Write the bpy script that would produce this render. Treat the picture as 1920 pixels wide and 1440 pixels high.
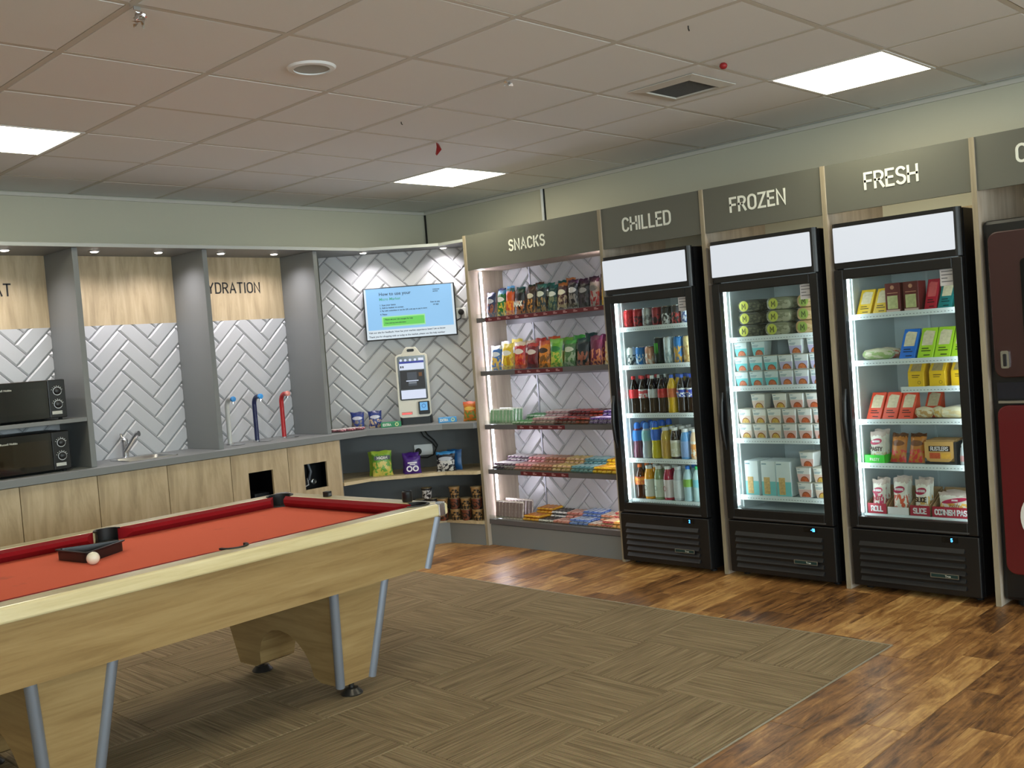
import bpy, bmesh, math, random
from mathutils import Matrix, Vector
random.seed(7)
for _o in list(bpy.data.objects): bpy.data.objects.remove(_o)
S = bpy.context.scene
COL = S.collection
PI = math.pi

# ------------------------------------------------------------------ camera
cam = bpy.data.cameras.new('camera'); camo = bpy.data.objects.new('camera', cam); COL.objects.link(camo)
RT = ((0.6987, -0.7112, -0.0773), (-0.0810, 0.0286, -0.9963), (0.7108, 0.7024, -0.0376))  # right, down, forward
camo.matrix_world = Matrix(((RT[0][0], -RT[1][0], -RT[2][0], -5.8555),
                            (RT[0][1], -RT[1][1], -RT[2][1], -6.7006),
                            (RT[0][2], -RT[1][2], -RT[2][2], 1.473), (0, 0, 0, 1)))
cam.sensor_fit = 'HORIZONTAL'; cam.sensor_width = 36.0; cam.lens = 1898.93 / 1920 * 36.0
cam.clip_start = 0.05; cam.clip_end = 100
S.camera = camo

# ------------------------------------------------------------------ world, exposure
W = bpy.data.worlds.new('World'); S.world = W; W.use_nodes = True
bg = W.node_tree.nodes['Background']; bg.inputs[0].default_value = (0.62, 0.78, 1.0, 1); bg.inputs[1].default_value = 1.0
S.view_settings.view_transform = 'Standard'; S.view_settings.look = 'None'
S.view_settings.gamma = 1.0; S.view_settings.use_curve_mapping = False
S.view_settings.exposure = 0.3
PANEL_E = 11.0      # ceiling panels
SPOT_W = 17.0       # joinery downlights
LED_E = 45.0        # snack shelf led strips
FRIDGE_E = 10.0     # fridge led strips
CANOPY_E = 0.62
WIN_W = 140.0      # daylight through each window

WINS = [('F', -1.9), ('F', -4.7), ('F', -7.5), ('L', -8.6)]   # three windows behind the camera, one on the left wall
def window_light(side, p):
    l = bpy.data.lights.new('daylight', 'AREA'); l.shape = 'RECTANGLE'; l.size = 2.2; l.size_y = 1.4
    l.energy = WIN_W; l.color = (0.84, 0.92, 1.0)
    o = bpy.data.objects.new('daylight', l); COL.objects.link(o)
    if side == 'L': o.location = (-9.50, p, 1.65); o.rotation_euler = (PI/2, 0, -PI/2)
    else: o.location = (p, -11.45, 1.65); o.rotation_euler = (PI/2, 0, 0)
for sd, p in WINS: window_light(sd, p)

# ------------------------------------------------------------------ materials
_mc = {}
def srgb(c):
    return tuple(((x/255)/12.92 if x/255 <= 0.04045 else ((x/255+0.055)/1.055)**2.4) for x in c)
def mat(name, c, rough=0.5, metal=0.0, emit=0.0, spec=0.5, bump=0.0, bscale=60, var=0.0, coat=0.0):
    if name in _mc: return _mc[name]
    m = bpy.data.materials.new(name); m.use_nodes = True; nt = m.node_tree; b = nt.nodes['Principled BSDF']
    col = srgb(c) + (1,)
    b.inputs['Base Color'].default_value = col; b.inputs['Roughness'].default_value = rough
    b.inputs['Metallic'].default_value = metal; b.inputs['Specular IOR Level'].default_value = spec
    if coat: b.inputs['Coat Weight'].default_value = coat
    if emit:
        b.inputs['Base Color'].default_value = tuple(x*.12 for x in col[:3])+(1,)
        b.inputs['Emission Color'].default_value = col; b.inputs['Emission Strength'].default_value = emit
    if bump or var:
        tc = nt.nodes.new('ShaderNodeTexCoord'); n = nt.nodes.new('ShaderNodeTexNoise')
        n.inputs['Scale'].default_value = bscale; n.inputs['Detail'].default_value = 4
        nt.links.new(tc.outputs['Object'], n.inputs['Vector'])
        if bump:
            bp = nt.nodes.new('ShaderNodeBump'); bp.inputs['Strength'].default_value = bump; bp.inputs['Distance'].default_value = 0.01
            nt.links.new(n.outputs['Fac'], bp.inputs['Height']); nt.links.new(bp.outputs['Normal'], b.inputs['Normal'])
        if var:
            mx = nt.nodes.new('ShaderNodeMix'); mx.data_type = 'RGBA'
            mx.inputs[6].default_value = tuple(x*(1-var) for x in col[:3]) + (1,); mx.inputs[7].default_value = tuple(min(1, x*(1+var)) for x in col[:3]) + (1,)
            nt.links.new(n.outputs['Fac'], mx.inputs[0]); nt.links.new(mx.outputs[2], b.inputs['Base Color'])
    _mc[name] = m; return m

def wood(name, dark, mid, light, axis, rough=0.45, stretch=14, scale=3.0, rnd=False, fine=1.0, coat=0.0, blotch=0.0):
    """streaky grain along axis (0,1,2) in object space"""
    if name in _mc: return _mc[name]
    m = bpy.data.materials.new(name); m.use_nodes = True; nt = m.node_tree; N = nt.nodes; L = nt.links; b = N['Principled BSDF']
    tc = N.new('ShaderNodeTexCoord'); mp = N.new('ShaderNodeMapping')
    sc = [stretch]*3; sc[axis] = 1.0
    mp.inputs['Scale'].default_value = sc
    L.new(tc.outputs['Object'], mp.inputs['Vector'])
    if rnd:
        oi = N.new('ShaderNodeObjectInfo'); mu = N.new('ShaderNodeMath'); mu.operation = 'MULTIPLY'; mu.inputs[1].default_value = 137.0
        L.new(oi.outputs['Random'], mu.inputs[0]); cx = N.new('ShaderNodeCombineXYZ')
        for i in range(3): L.new(mu.outputs[0], cx.inputs[i])
        L.new(cx.outputs[0], mp.inputs['Location'])
    n1 = N.new('ShaderNodeTexNoise'); n1.inputs['Scale'].default_value = scale; n1.inputs['Detail'].default_value = 8; n1.inputs['Roughness'].default_value = 0.65; n1.inputs['Distortion'].default_value = 0.6*fine
    L.new(mp.outputs[0], n1.inputs['Vector'])
    fac = n1.outputs['Fac']
    if blotch:
        mp2 = N.new('ShaderNodeMapping'); s2 = [4.5]*3; s2[axis] = 1.6; mp2.inputs['Scale'].default_value = s2
        L.new(tc.outputs['Object'], mp2.inputs['Vector'])
        if rnd: L.new(cx.outputs[0], mp2.inputs['Location'])
        n2 = N.new('ShaderNodeTexNoise'); n2.inputs['Scale'].default_value = 2.2; n2.inputs['Detail'].default_value = 7; n2.inputs['Roughness'].default_value = 0.7; n2.inputs['Distortion'].default_value = 1.3
        L.new(mp2.outputs[0], n2.inputs['Vector'])
        mx = N.new('ShaderNodeMix'); mx.inputs[0].default_value = blotch
        L.new(fac, mx.inputs[2]); L.new(n2.outputs['Fac'], mx.inputs[3]); fac = mx.outputs[0]
        if rnd:
            ad = N.new('ShaderNodeMath'); ad.operation = 'MULTIPLY_ADD'; ad.inputs[1].default_value = 0.16; ad.inputs[2].default_value = -0.08
            L.new(oi.outputs['Random'], ad.inputs[0]); a2 = N.new('ShaderNodeMath'); a2.operation = 'ADD'
            L.new(fac, a2.inputs[0]); L.new(ad.outputs[0], a2.inputs[1]); fac = a2.outputs[0]
    cr = N.new('ShaderNodeValToRGB'); e = cr.color_ramp.elements
    e[0].position = 0.36 if blotch else 0.30; e[0].color = srgb(dark)+(1,); e[1].position = 0.66 if blotch else 0.72; e[1].color = srgb(light)+(1,)
    k = e.new(0.5); k.color = srgb(mid)+(1,)
    L.new(fac, cr.inputs[0]); L.new(cr.outputs[0], b.inputs['Base Color'])
    b.inputs['Roughness'].default_value = rough
    if coat: b.inputs['Coat Weight'].default_value = coat; b.inputs['Coat Roughness'].default_value = 0.25
    bp = N.new('ShaderNodeBump'); bp.inputs['Strength'].default_value = 0.12; bp.inputs['Distance'].default_value = 0.004
    L.new(n1.outputs['Fac'], bp.inputs['Height']); L.new(bp.outputs['Normal'], b.inputs['Normal'])
    _mc[name] = m; return m

def carpet_mat():
    if 'carpet' in _mc: return _mc['carpet']
    m = bpy.data.materials.new('carpet'); m.use_nodes = True; nt = m.node_tree; N = nt.nodes; L = nt.links; b = N['Principled BSDF']
    tc = N.new('ShaderNodeTexCoord'); oi = N.new('ShaderNodeObjectInfo')
    mu = N.new('ShaderNodeMath'); mu.operation = 'MULTIPLY'; mu.inputs[1].default_value = 91.0; L.new(oi.outputs['Random'], mu.inputs[0])
    cx = N.new('ShaderNodeCombineXYZ'); [L.new(mu.outputs[0], cx.inputs[i]) for i in range(3)]
    def nz(sc, scale, det):
        mp = N.new('ShaderNodeMapping'); mp.inputs['Scale'].default_value = sc; L.new(tc.outputs['Object'], mp.inputs['Vector']); L.new(cx.outputs[0], mp.inputs['Location'])
        n = N.new('ShaderNodeTexNoise'); n.inputs['Scale'].default_value = scale; n.inputs['Detail'].default_value = det; n.inputs['Roughness'].default_value = 0.6
        L.new(mp.outputs[0], n.inputs['Vector']); return n
    a = nz((2.0, 75, 1), 1.5, 3); f = nz((1, 1, 1), 260, 2)
    cr = N.new('ShaderNodeValToRGB'); e = cr.color_ramp.elements
    e[0].position = 0.33; e[0].color = srgb((110, 94, 71))+(1,); e[1].position = 0.68; e[1].color = srgb((156, 138, 108))+(1,)
    k = e.new(0.5); k.color = srgb((134, 116, 88))+(1,)
    L.new(a.outputs['Fac'], cr.inputs[0])
    mx = N.new('ShaderNodeMix'); mx.data_type = 'RGBA'; mx.blend_type = 'OVERLAY'; mx.inputs[0].default_value = 0.35
    L.new(cr.outputs[0], mx.inputs[6]); L.new(f.outputs['Color'], mx.inputs[7]); 
    hs = N.new('ShaderNodeHueSaturation'); hs.inputs['Saturation'].default_value = 0.95; L.new(mx.outputs[2], hs.inputs['Color'])
    L.new(hs.outputs[0], b.inputs['Base Color']); b.inputs['Roughness'].default_value = 0.95; b.inputs['Specular IOR Level'].default_value = 0.1
    bp = N.new('ShaderNodeBump'); bp.inputs['Strength'].default_value = 0.5; bp.inputs['Distance'].default_value = 0.004
    L.new(f.outputs['Fac'], bp.inputs['Height']); L.new(bp.outputs['Normal'], b.inputs['Normal'])
    _mc['carpet'] = m; return m

def cloth_mat():
    if 'baize' in _mc: return _mc['baize']
    m = mat('baize', (196, 66, 52), 0.95, spec=0.15, bump=0.25, bscale=500); nt = m.node_tree; N = nt.nodes; L = nt.links; b = N['Principled BSDF']
    tc = N.new('ShaderNodeTexCoord'); n = N.new('ShaderNodeTexNoise'); n.inputs['Scale'].default_value = 4; n.inputs['Detail'].default_value = 6; n.inputs['Roughness'].default_value = 0.7
    L.new(tc.outputs['Object'], n.inputs['Vector'])
    cr = N.new('ShaderNodeValToRGB'); e = cr.color_ramp.elements
    e[0].position = 0.22; e[0].color = srgb((176, 98, 80))+(1,); e[1].position = 0.40; e[1].color = srgb((222, 108, 84))+(1,)
    L.new(n.outputs['Fac'], cr.inputs[0]); L.new(cr.outputs[0], b.inputs['Base Color']); return m

def glass_mat():
    if 'glass' in _mc: return _mc['glass']
    m = bpy.data.materials.new('glass'); m.use_nodes = True; nt = m.node_tree; N = nt.nodes; L = nt.links
    N.remove(N['Principled BSDF']); out = N['Material Output']
    t = N.new('ShaderNodeBsdfTransparent'); t.inputs[0].default_value = (0.93, 0.97, 0.95, 1)
    g = N.new('ShaderNodeBsdfGlossy'); g.inputs['Roughness'].default_value = 0.02
    f = N.new('ShaderNodeFresnel'); f.inputs[0].default_value = 1.32
    mx = N.new('ShaderNodeMixShader'); L.new(f.outputs[0], mx.inputs[0]); L.new(t.outputs[0], mx.inputs[1]); L.new(g.outputs[0], mx.inputs[2]); L.new(mx.outputs[0], out.inputs[0])
    _mc['glass'] = m; return m

def pack(name, base, top, food, rough=0.3, split=0.45, metal=0.0, logo=None, seed=0):
    """printed film: top band, base colour, noisy food picture low down, pale oval logo"""
    if name in _mc: return _mc[name]
    m = bpy.data.materials.new(name); m.use_nodes = True; nt = m.node_tree; N = nt.nodes; L = nt.links; b = N['Principled BSDF']
    tc = N.new('ShaderNodeTexCoord'); sp = N.new('ShaderNodeSeparateXYZ'); L.new(tc.outputs['Generated'], sp.inputs[0])
    nz = N.new('ShaderNodeTexNoise'); nz.inputs['Scale'].default_value = 6; nz.inputs['Detail'].default_value = 3
    mp = N.new('ShaderNodeMapping'); mp.inputs['Location'].default_value = (seed*3.1, seed*1.7, 0); L.new(tc.outputs['Generated'], mp.inputs[0]); L.new(mp.outputs[0], nz.inputs['Vector'])
    def math(op, a, bb):
        n = N.new('ShaderNodeMath'); n.operation = op
        for i, v in enumerate((a, bb)):
            if isinstance(v, (int, float)): n.inputs[i].default_value = v
            else: L.new(v, n.inputs[i])
        return n.outputs[0]
    def mix(fac, a, bb):
        n = N.new('ShaderNodeMix'); n.data_type = 'RGBA'; L.new(fac, n.inputs[0])
        for i, v in ((6, a), (7, bb)):
            if isinstance(v, tuple): n.inputs[i].default_value = srgb(v)+(1,)
            else: L.new(v, n.inputs[i])
        return n.outputs[2]
    zz = math('ADD', sp.outputs[2], math('MULTIPLY', math('SUBTRACT', nz.outputs['Fac'], 0.5), 0.25))
    c = mix(math('GREATER_THAN', zz, 0.84), base, top)
    nf = N.new('ShaderNodeTexNoise'); nf.inputs['Scale'].default_value = 5; nf.inputs['Detail'].default_value = 2; L.new(mp.outputs[0], nf.inputs['Vector'])
    fm = math('MULTIPLY', math('LESS_THAN', zz, split), math('GREATER_THAN', nf.outputs['Fac'], 0.5))
    c = mix(fm, c, food)
    if logo:
        dx = math('DIVIDE', math('SUBTRACT', sp.outputs[0], 0.5), 0.36); dz = math('DIVIDE', math('SUBTRACT', sp.outputs[2], 0.62), 0.10)
        r2 = math('ADD', math('MULTIPLY', dx, dx), math('MULTIPLY', dz, dz))
        c = mix(math('LESS_THAN', r2, 1.0), c, logo)
    L.new(c, b.inputs['Base Color']); b.inputs['Roughness'].default_value = rough; b.inputs['Metallic'].default_value = metal
    bp = N.new('ShaderNodeBump'); bp.inputs['Strength'].default_value = 0.35; bp.inputs['Distance'].default_value = 0.01
    n3 = N.new('ShaderNodeTexNoise'); n3.inputs['Scale'].default_value = 4; n3.inputs['Detail'].default_value = 3; n3.inputs['Distortion'].default_value = 1.5; L.new(mp.outputs[0], n3.inputs['Vector'])
    L.new(n3.outputs['Fac'], bp.inputs['Height']); L.new(bp.outputs['Normal'], b.inputs['Normal'])
    _mc[name] = m; return m

# common
BLK = mat('black_plastic', (16, 17, 19), 0.38); BLKM = mat('black_matt', (12, 12, 13), 0.7)
WHITE = mat('white_paint', (226, 228, 228), 0.5); CHROME = mat('chrome', (210, 210, 212), 0.18, 1.0)
STEEL = mat('brushed_steel', (190, 190, 188), 0.32, 1.0); SILV = mat('silver_trim', (168, 178, 196), 0.42, 0.75)
GREY = mat('grey_laminate', (122, 125, 125), 0.5); GREYD = mat('grey_laminate_dark', (92, 95, 96), 0.55)
SIGN = mat('sign_grey', (98, 99, 90), 0.45); LETTER = mat('letter_white', (232, 234, 222), 0.5); INK = mat('letter_black', (18, 16, 16), 0.5)
OAK = wood('oak', (156, 138, 108), (180, 161, 128), (198, 180, 148), 2, 0.5, 9, 2.2)
OAKX = wood('oak_edge', (176, 158, 122), (200, 182, 145), (216, 200, 166), 0, 0.5, 9, 2.2)
POST = wood('post_edge', (134, 123, 102), (152, 141, 118), (166, 156, 132), 2, 0.5, 10, 2)
SIDE = wood('pale_ash', (158, 142, 126), (176, 160, 142), (190, 176, 160), 2, 0.5, 10, 2)
PLANK = wood('rustic_plank', (82, 52, 28), (156, 110, 62), (214, 170, 106), 0, 0.36, 16, 2.6, rnd=True, blotch=0.55, fine=1.5)
RAILW = wood('rail_wood', (196, 178, 132), (212, 196, 150), (222, 208, 166), 0, 0.25, 12, 2, coat=0.5)
APRON = wood('apron_wood', (138, 110, 70), (158, 130, 86), (172, 145, 100), 0, 0.4, 14, 2)
TILE = mat('tile_glaze', (187, 188, 190), 0.32); GROUT = mat('grout', (104, 106, 110), 0.9)
PAINT = mat('wall_paint', (190, 188, 170), 0.85, bump=0.05, bscale=90); CEILM = mat('ceiling_tile', (222, 224, 224), 0.95, bump=0.15, bscale=420)
TBAR = mat('ceiling_grid', (196, 192, 182), 0.6)

# ------------------------------------------------------------------ mesh builder
class B:
    def __init__(s): s.v = []; s.f = []
    def add(s, vs, fs):
        k = len(s.v); s.v += [tuple(v) for v in vs]; s.f += [tuple(i+k for i in f) for f in fs]; return s
    def box(s, x0, y0, z0, x1, y1, z1):
        return s.add([(x0,y0,z0),(x1,y0,z0),(x1,y1,z0),(x0,y1,z0),(x0,y0,z1),(x1,y0,z1),(x1,y1,z1),(x0,y1,z1)],
                     [(0,3,2,1),(4,5,6,7),(0,1,5,4),(1,2,6,5),(2,3,7,6),(3,0,4,7)])
    def hexa(s, bot, top):
        return s.add(list(bot)+list(top), [(0,3,2,1),(4,5,6,7),(0,1,5,4),(1,2,6,5),(2,3,7,6),(3,0,4,7)])
    def prism(s, poly, z0, z1, M=None):
        n = len(poly); vs = [Vector((p[0],p[1],z0)) for p in poly]+[Vector((p[0],p[1],z1)) for p in poly]
        if M is not None: vs = [M @ v for v in vs]
        return s.add(vs, [tuple(range(n-1,-1,-1)), tuple(range(n,2*n))]+[(i,(i+1)%n,n+(i+1)%n,n+i) for i in range(n)])
    def lathe(s, prof, n=16, c=(0,0,0), M=None, caps=True):
        k = len(s.v); m = len(prof); vs = []
        for r, z in prof:
            for i in range(n):
                a = 2*PI*i/n; v = Vector((r*math.cos(a), r*math.sin(a), z))
                if M is not None: v = M @ v
                vs.append((v[0]+c[0], v[1]+c[1], v[2]+c[2]))
        fs = [(j*n+i, j*n+(i+1)%n, (j+1)*n+(i+1)%n, (j+1)*n+i) for j in range(m-1) for i in range(n)]
        if caps: fs += [tuple(range(n-1,-1,-1)), tuple((m-1)*n+i for i in range(n))]
        return s.add(vs, fs)
    def tube(s, pts, r, n=8, caps=True):
        pts = [Vector(p) for p in pts]; rs = r if isinstance(r, (list, tuple)) else [r]*len(pts); vs = []; up = None
        for i, p in enumerate(pts):
            d = (pts[min(i+1,len(pts)-1)]-pts[max(i-1,0)]).normalized()
            if up is None:
                up = Vector((0,0,1)) if abs(d.z) < .9 else Vector((1,0,0))
            a = d.cross(up).normalized(); up = a.cross(d).normalized()
            for k in range(n):
                t = 2*PI*k/n; vs.append(p+(a*math.cos(t)+up*math.sin(t))*rs[i])
        m = len(pts); fs = [(j*n+i, j*n+(i+1)%n, (j+1)*n+(i+1)%n, (j+1)*n+i) for j in range(m-1) for i in range(n)]
        if caps: fs += [tuple(range(n-1,-1,-1)), tuple((m-1)*n+i for i in range(n))]
        return s.add(vs, fs)
    def sphere(s, c, r, n=12, m=8, sz=1.0):
        prof = [(max(1e-4, r*math.sin(PI*j/m)), -r*sz*math.cos(PI*j/m)) for j in range(m+1)]
        return s.lathe(prof, n, c)
    def mesh(s, name, m=None, smooth=False, bevel=0.0, seg=2):
        me = bpy.data.meshes.new(name); me.from_pydata(s.v, [], s.f); me.validate()
        bm = bmesh.new(); bm.from_mesh(me)
        bmesh.ops.recalc_face_normals(bm, faces=bm.faces)
        if bevel:
            ed = [e for e in bm.edges if len(e.link_faces) == 2 and e.calc_face_angle(0) > 0.5]
            bmesh.ops.bevel(bm, geom=ed, offset=bevel, segments=seg, profile=0.5, affect='EDGES', clamp_overlap=True)
        bm.to_mesh(me); bm.free()
        if smooth:
            for p in me.polygons: p.use_smooth = True
            try: me.set_sharp_from_angle(angle=0.7)
            except Exception: pass
        me.materials.append(m); return me
    def build(s, name, m, parent=None, smooth=False, bevel=0.0, seg=2, loc=None, rz=0.0):
        return put(name, s.mesh(name, m, smooth, bevel, seg), parent, loc, rz)
def put(name, me, parent=None, loc=None, rz=0.0, m=None, rot=None):
    o = bpy.data.objects.new(name, me); COL.objects.link(o)
    if parent is not None: o.parent = parent
    if loc is not None: o.location = loc
    if rot is not None: o.rotation_euler = rot
    elif rz: o.rotation_euler = (0,0,rz)
    if m is not None:
        o.material_slots[0].link = 'OBJECT'; o.material_slots[0].material = m
    return o
_labels = {}
def tag(o, label, cat, group=None):
    o['label'] = label; o['category'] = cat
    if group: o['group'] = group
    _labels.setdefault(label, []).append(o.name); return o
def thing(name, label, cat, loc=(0,0,0), rz=0.0, group=None):
    o = bpy.data.objects.new(name, None); COL.objects.link(o); o.location = loc; o.rotation_euler = (0,0,rz); o.empty_display_size = 0.05
    return tag(o, label, cat, group)
def struct(o, label=None):
    o['kind'] = 'structure'
    if label: o['label'] = label
    return o
ORD = ['first','second','third','fourth','fifth','sixth','seventh','eighth','ninth','tenth']
def nth(i): return ORD[i] if i < 10 else '%dth' % (i+1) if (i+1) % 10 not in (1,2,3) or 10 < i+1 < 14 else '%d%s' % (i+1, {1:'st',2:'nd',3:'rd'}[(i+1)%10])
def rrect(x0, y0, x1, y1, r, n=4):
    out = []
    for cx, cy, a in ((x1-r,y0+r,-PI/2),(x1-r,y1-r,0),(x0+r,y1-r,PI/2),(x0+r,y0+r,PI)):
        for i in range(n+1):
            t = a+PI/2*i/n; out.append((cx+r*math.cos(t), cy+r*math.sin(t)))
    return out
# matrix that stands an (x,y) outline up as (x, z) with its extrusion pointing to -y
UP = Matrix(((1,0,0,0),(0,0,-1,0),(0,1,0,0),(0,0,0,1)))

# ------------------------------------------------------------------ monoline lettering
def _arc(cx, cy, rx, ry, a0, a1, n=7):
    return [(cx+rx*math.cos(math.radians(a0+(a1-a0)*i/n)), cy+ry*math.sin(math.radians(a0+(a1-a0)*i/n))) for i in range(n+1)]
def _O(w): return _arc(w/2,.73,w/2,.27,0,180)+_arc(w/2,.27,w/2,.27,180,360)+[(w,.73)]
GL = {'A':(.62,[[(0,0),(.31,1),(.62,0)],[(.11,.33),(.51,.33)]]),'B':(.54,[[(0,0),(0,1)]+_arc(.27,.76,.25,.24,90,-90)+[(0,.52)],[(.27,.52)]+_arc(.28,.26,.26,.26,90,-90)+[(0,0)]]),
'C':(.55,[_arc(.28,.72,.27,.28,20,180)+_arc(.28,.28,.27,.28,180,340)]),'D':(.56,[[(0,0),(0,1)]+_arc(.26,.7,.3,.3,90,0)+_arc(.26,.3,.3,.3,0,-90)+[(0,0)]]),
'E':(.46,[[(.46,1),(0,1),(0,0),(.46,0)],[(0,.52),(.4,.52)]]),'F':(.46,[[(.46,1),(0,1),(0,0)],[(0,.5),(.4,.5)]]),
'G':(.56,[_arc(.28,.72,.27,.28,20,180)+_arc(.28,.28,.27,.28,180,360)+[(.55,.48),(.32,.48)]]),'H':(.56,[[(0,0),(0,1)],[(.56,0),(.56,1)],[(0,.5),(.56,.5)]]),
'I':(.06,[[(.03,0),(.03,1)]]),'J':(.4,[[(.4,1),(.4,.25)]+_arc(.2,.22,.2,.22,0,-180)]),'K':(.54,[[(0,0),(0,1)],[(.52,1),(.05,.45)],[(.18,.58),(.54,0)]]),
'L':(.44,[[(0,1),(0,0),(.44,0)]]),'M':(.7,[[(0,0),(0,1),(.35,.35),(.7,1),(.7,0)]]),'N':(.58,[[(0,0),(0,1),(.58,0),(.58,1)]]),'O':(.58,[_O(.58)]),
'P':(.52,[[(0,0),(0,1)]+_arc(.26,.74,.26,.26,90,-90)+[(0,.48)]]),'R':(.54,[[(0,0),(0,1)]+_arc(.26,.75,.26,.25,90,-90)+[(0,.5)],[(.26,.5),(.54,0)]]),
'S':(.52,[_arc(.26,.76,.25,.24,25,180)+_arc(.26,.76,.25,.24,180,255,3)+_arc(.26,.25,.26,.25,75,0,4)+_arc(.26,.25,.26,.25,0,-155)]),
'T':(.54,[[(0,1),(.54,1)],[(.27,1),(.27,0)]]),'U':(.56,[[(0,1),(0,.27)]+_arc(.28,.27,.28,.27,180,360)+[(.56,1)]]),'V':(.6,[[(0,1),(.3,0),(.6,1)]]),
'W':(.8,[[(0,1),(.2,0),(.4,.8),(.6,0),(.8,1)]]),'X':(.56,[[(0,0),(.56,1)],[(0,1),(.56,0)]]),'Y':(.58,[[(0,1),(.29,.48),(.58,1)],[(.29,.48),(.29,0)]]),
'Z':(.52,[[(0,1),(.52,1),(0,0),(.52,0)]]),'5':(.46,[[(.44,1),(.05,1),(.02,.56)]+_arc(.22,.3,.24,.3,110,-150)]),'2':(.46,[_arc(.23,.74,.22,.26,170,0)+[(.42,.6),(.02,0),(.46,0)]]),
'-':(.3,[[(0,.45),(.3,.45)]]),'1':(.2,[[(0,.8),(.15,1),(.15,0)]]),'8':(.48,[_arc(.24,.75,.2,.24,-90,270,12),_arc(.24,.26,.24,.26,90,450,12)]),' ':(.3,[])}
def text_width(s, h, sp=.2): return sum(GL[c][0]+sp for c in s)*h-sp*h
def lettering(b, s, x, z, y, h, wt, depth=0.002, center=False, sp=.2, sx=1.0):
    """strokes on the plane y (front -y), baseline x,z; adds to builder b"""
    if center: x -= text_width(s, h, sp)*sx/2
    for c in s:
        w, strokes = GL[c]
        for st in strokes:
            P = [Vector((x+p[0]*h*sx, z+p[1]*h)) for p in st]
            Q = [P[0]]
            for p in P[1:]:
                if (p-Q[-1]).length > 1e-5: Q.append(p)
            if len(Q) < 2: continue
            closed = (Q[0]-Q[-1]).length < 1e-4
            if not closed:
                Q[0] = Q[0]-(Q[1]-Q[0]).normalized()*wt*.35; Q[-1] = Q[-1]+(Q[-1]-Q[-2]).normalized()*wt*.35
            vs = []; n = len(Q)
            for i, p in enumerate(Q):
                d0 = (Q[i]-Q[i-1]).normalized() if i else ((Q[0]-Q[-2]).normalized() if closed else (Q[1]-Q[0]).normalized())
                d1 = (Q[i+1]-Q[i]).normalized() if i < n-1 else ((Q[1]-Q[0]).normalized() if closed else d0)
                t = d0+d1
                t = t.normalized() if t.length > 1e-4 else d0
                nn = Vector((-t.y, t.x)); k = min(1.8, 1/max(.3, nn.dot(Vector((-d0.y, d0.x)))))
                e = nn*wt/2*k
                vs += [(p.x+e.x,y-depth,p.y+e.y),(p.x-e.x,y-depth,p.y-e.y),(p.x-e.x,y,p.y-e.y),(p.x+e.x,y,p.y+e.y)]
            fs = []
            for i in range(n-1):
                a, bb = 4*i, 4*i+4
                fs += [(a,a+1,bb+1,bb),(a+1,a+2,bb+2,bb+1),(a+3,a,bb,bb+3)]
            fs += [(0,3,2,1),(4*n-4,4*n-3,4*n-2,4*n-1)]
            b.add(vs, fs)
        x += (w+sp)*h*sx
    return b
def ftext(name, s, m, parent, x, z, y, size, bold=0.0, sx=1.0):
    cu = bpy.data.curves.new(name, 'FONT'); cu.body = s; cu.size = size; cu.resolution_u = 2; cu.offset = bold; cu.extrude = 0.0004
    t = bpy.data.objects.new(name, cu); COL.objects.link(t)
    me = bpy.data.meshes.new_from_object(t.evaluated_get(bpy.context.evaluated_depsgraph_get()))
    bpy.data.objects.remove(t); bpy.data.curves.remove(cu)
    me.transform(Matrix.Translation((x, y, z)) @ UP @ Matrix.Scale(sx, 4, (1,0,0)))
    me.materials.clear(); me.materials.append(m)
    return put(name, me, parent)

# ================================================================== SETTING
H = 2.691; GX, GY = -4.260, -3.504
XL, YF = -9.36, -11.304     # room limits to the left and behind the camera
# floor with planks and carpet tiles
floor = struct(B().box(XL, YF, -.12, .0, .0, -.006).build('floor', wood('floor_wood', (82,52,28), (156,110,62), (214,170,106), 0, .36, 16, 2.6, blotch=.55, fine=1.5)))
CX, CY = -1.531, -4.684     # carpet corner
def plank_row(y0, x0, x1, seedoff):
    x = x1 + seedoff
    while x > x0:
        a, b = max(x0, x-.92), min(x1, x)
        if b-a > .03:
            w = .1525
            o = B().box(-(b-a)/2+.0006, -w/2+.0006, -.006, (b-a)/2-.0006, w/2-.0006, random.uniform(-.0004,.0004)).build('plank', PLANK, floor, bevel=.0012, seg=1, loc=((a+b)/2, y0+w/2, 0))
        x -= .92
for r in range(30): plank_row(CY+.1525*r, CX, -.03, (r*.37) % .9)
for r in range(15): plank_row(CY-.1525*(r+1), -4.9, -.03, (r*.53+.2) % .9)
ct = B().box(-.2492,-.2492,-.006,.2492,.2492,.003).mesh('carpet_tile', carpet_mat(), bevel=.003, seg=1)
for i in range(7):
    for j in range(8):
        if CY+.5*i > -1.3: continue
        put('carpet_tile', ct, floor, (CX-.25-.5*j, CY+.25+.5*i, 0), PI/2*((i+j) % 2))
struct(B().box(XL, CY, -.006, CX-4.0, -1.18, .002).build('trim_3', carpet_mat()), 'carpet runs on under the pool table')
struct(B().box(CX-.002, CY-.007, 0, CX+.005, -1.684, .0045).build('trim_1', mat('edge_strip',(170,160,140),.4,.5), bevel=.001))
struct(B().box(-5.0, CY-.007, 0, CX-.002, CY, .0045).build('trim_2', mat('edge_strip',(170,160,140),.4,.5), bevel=.001))
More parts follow.
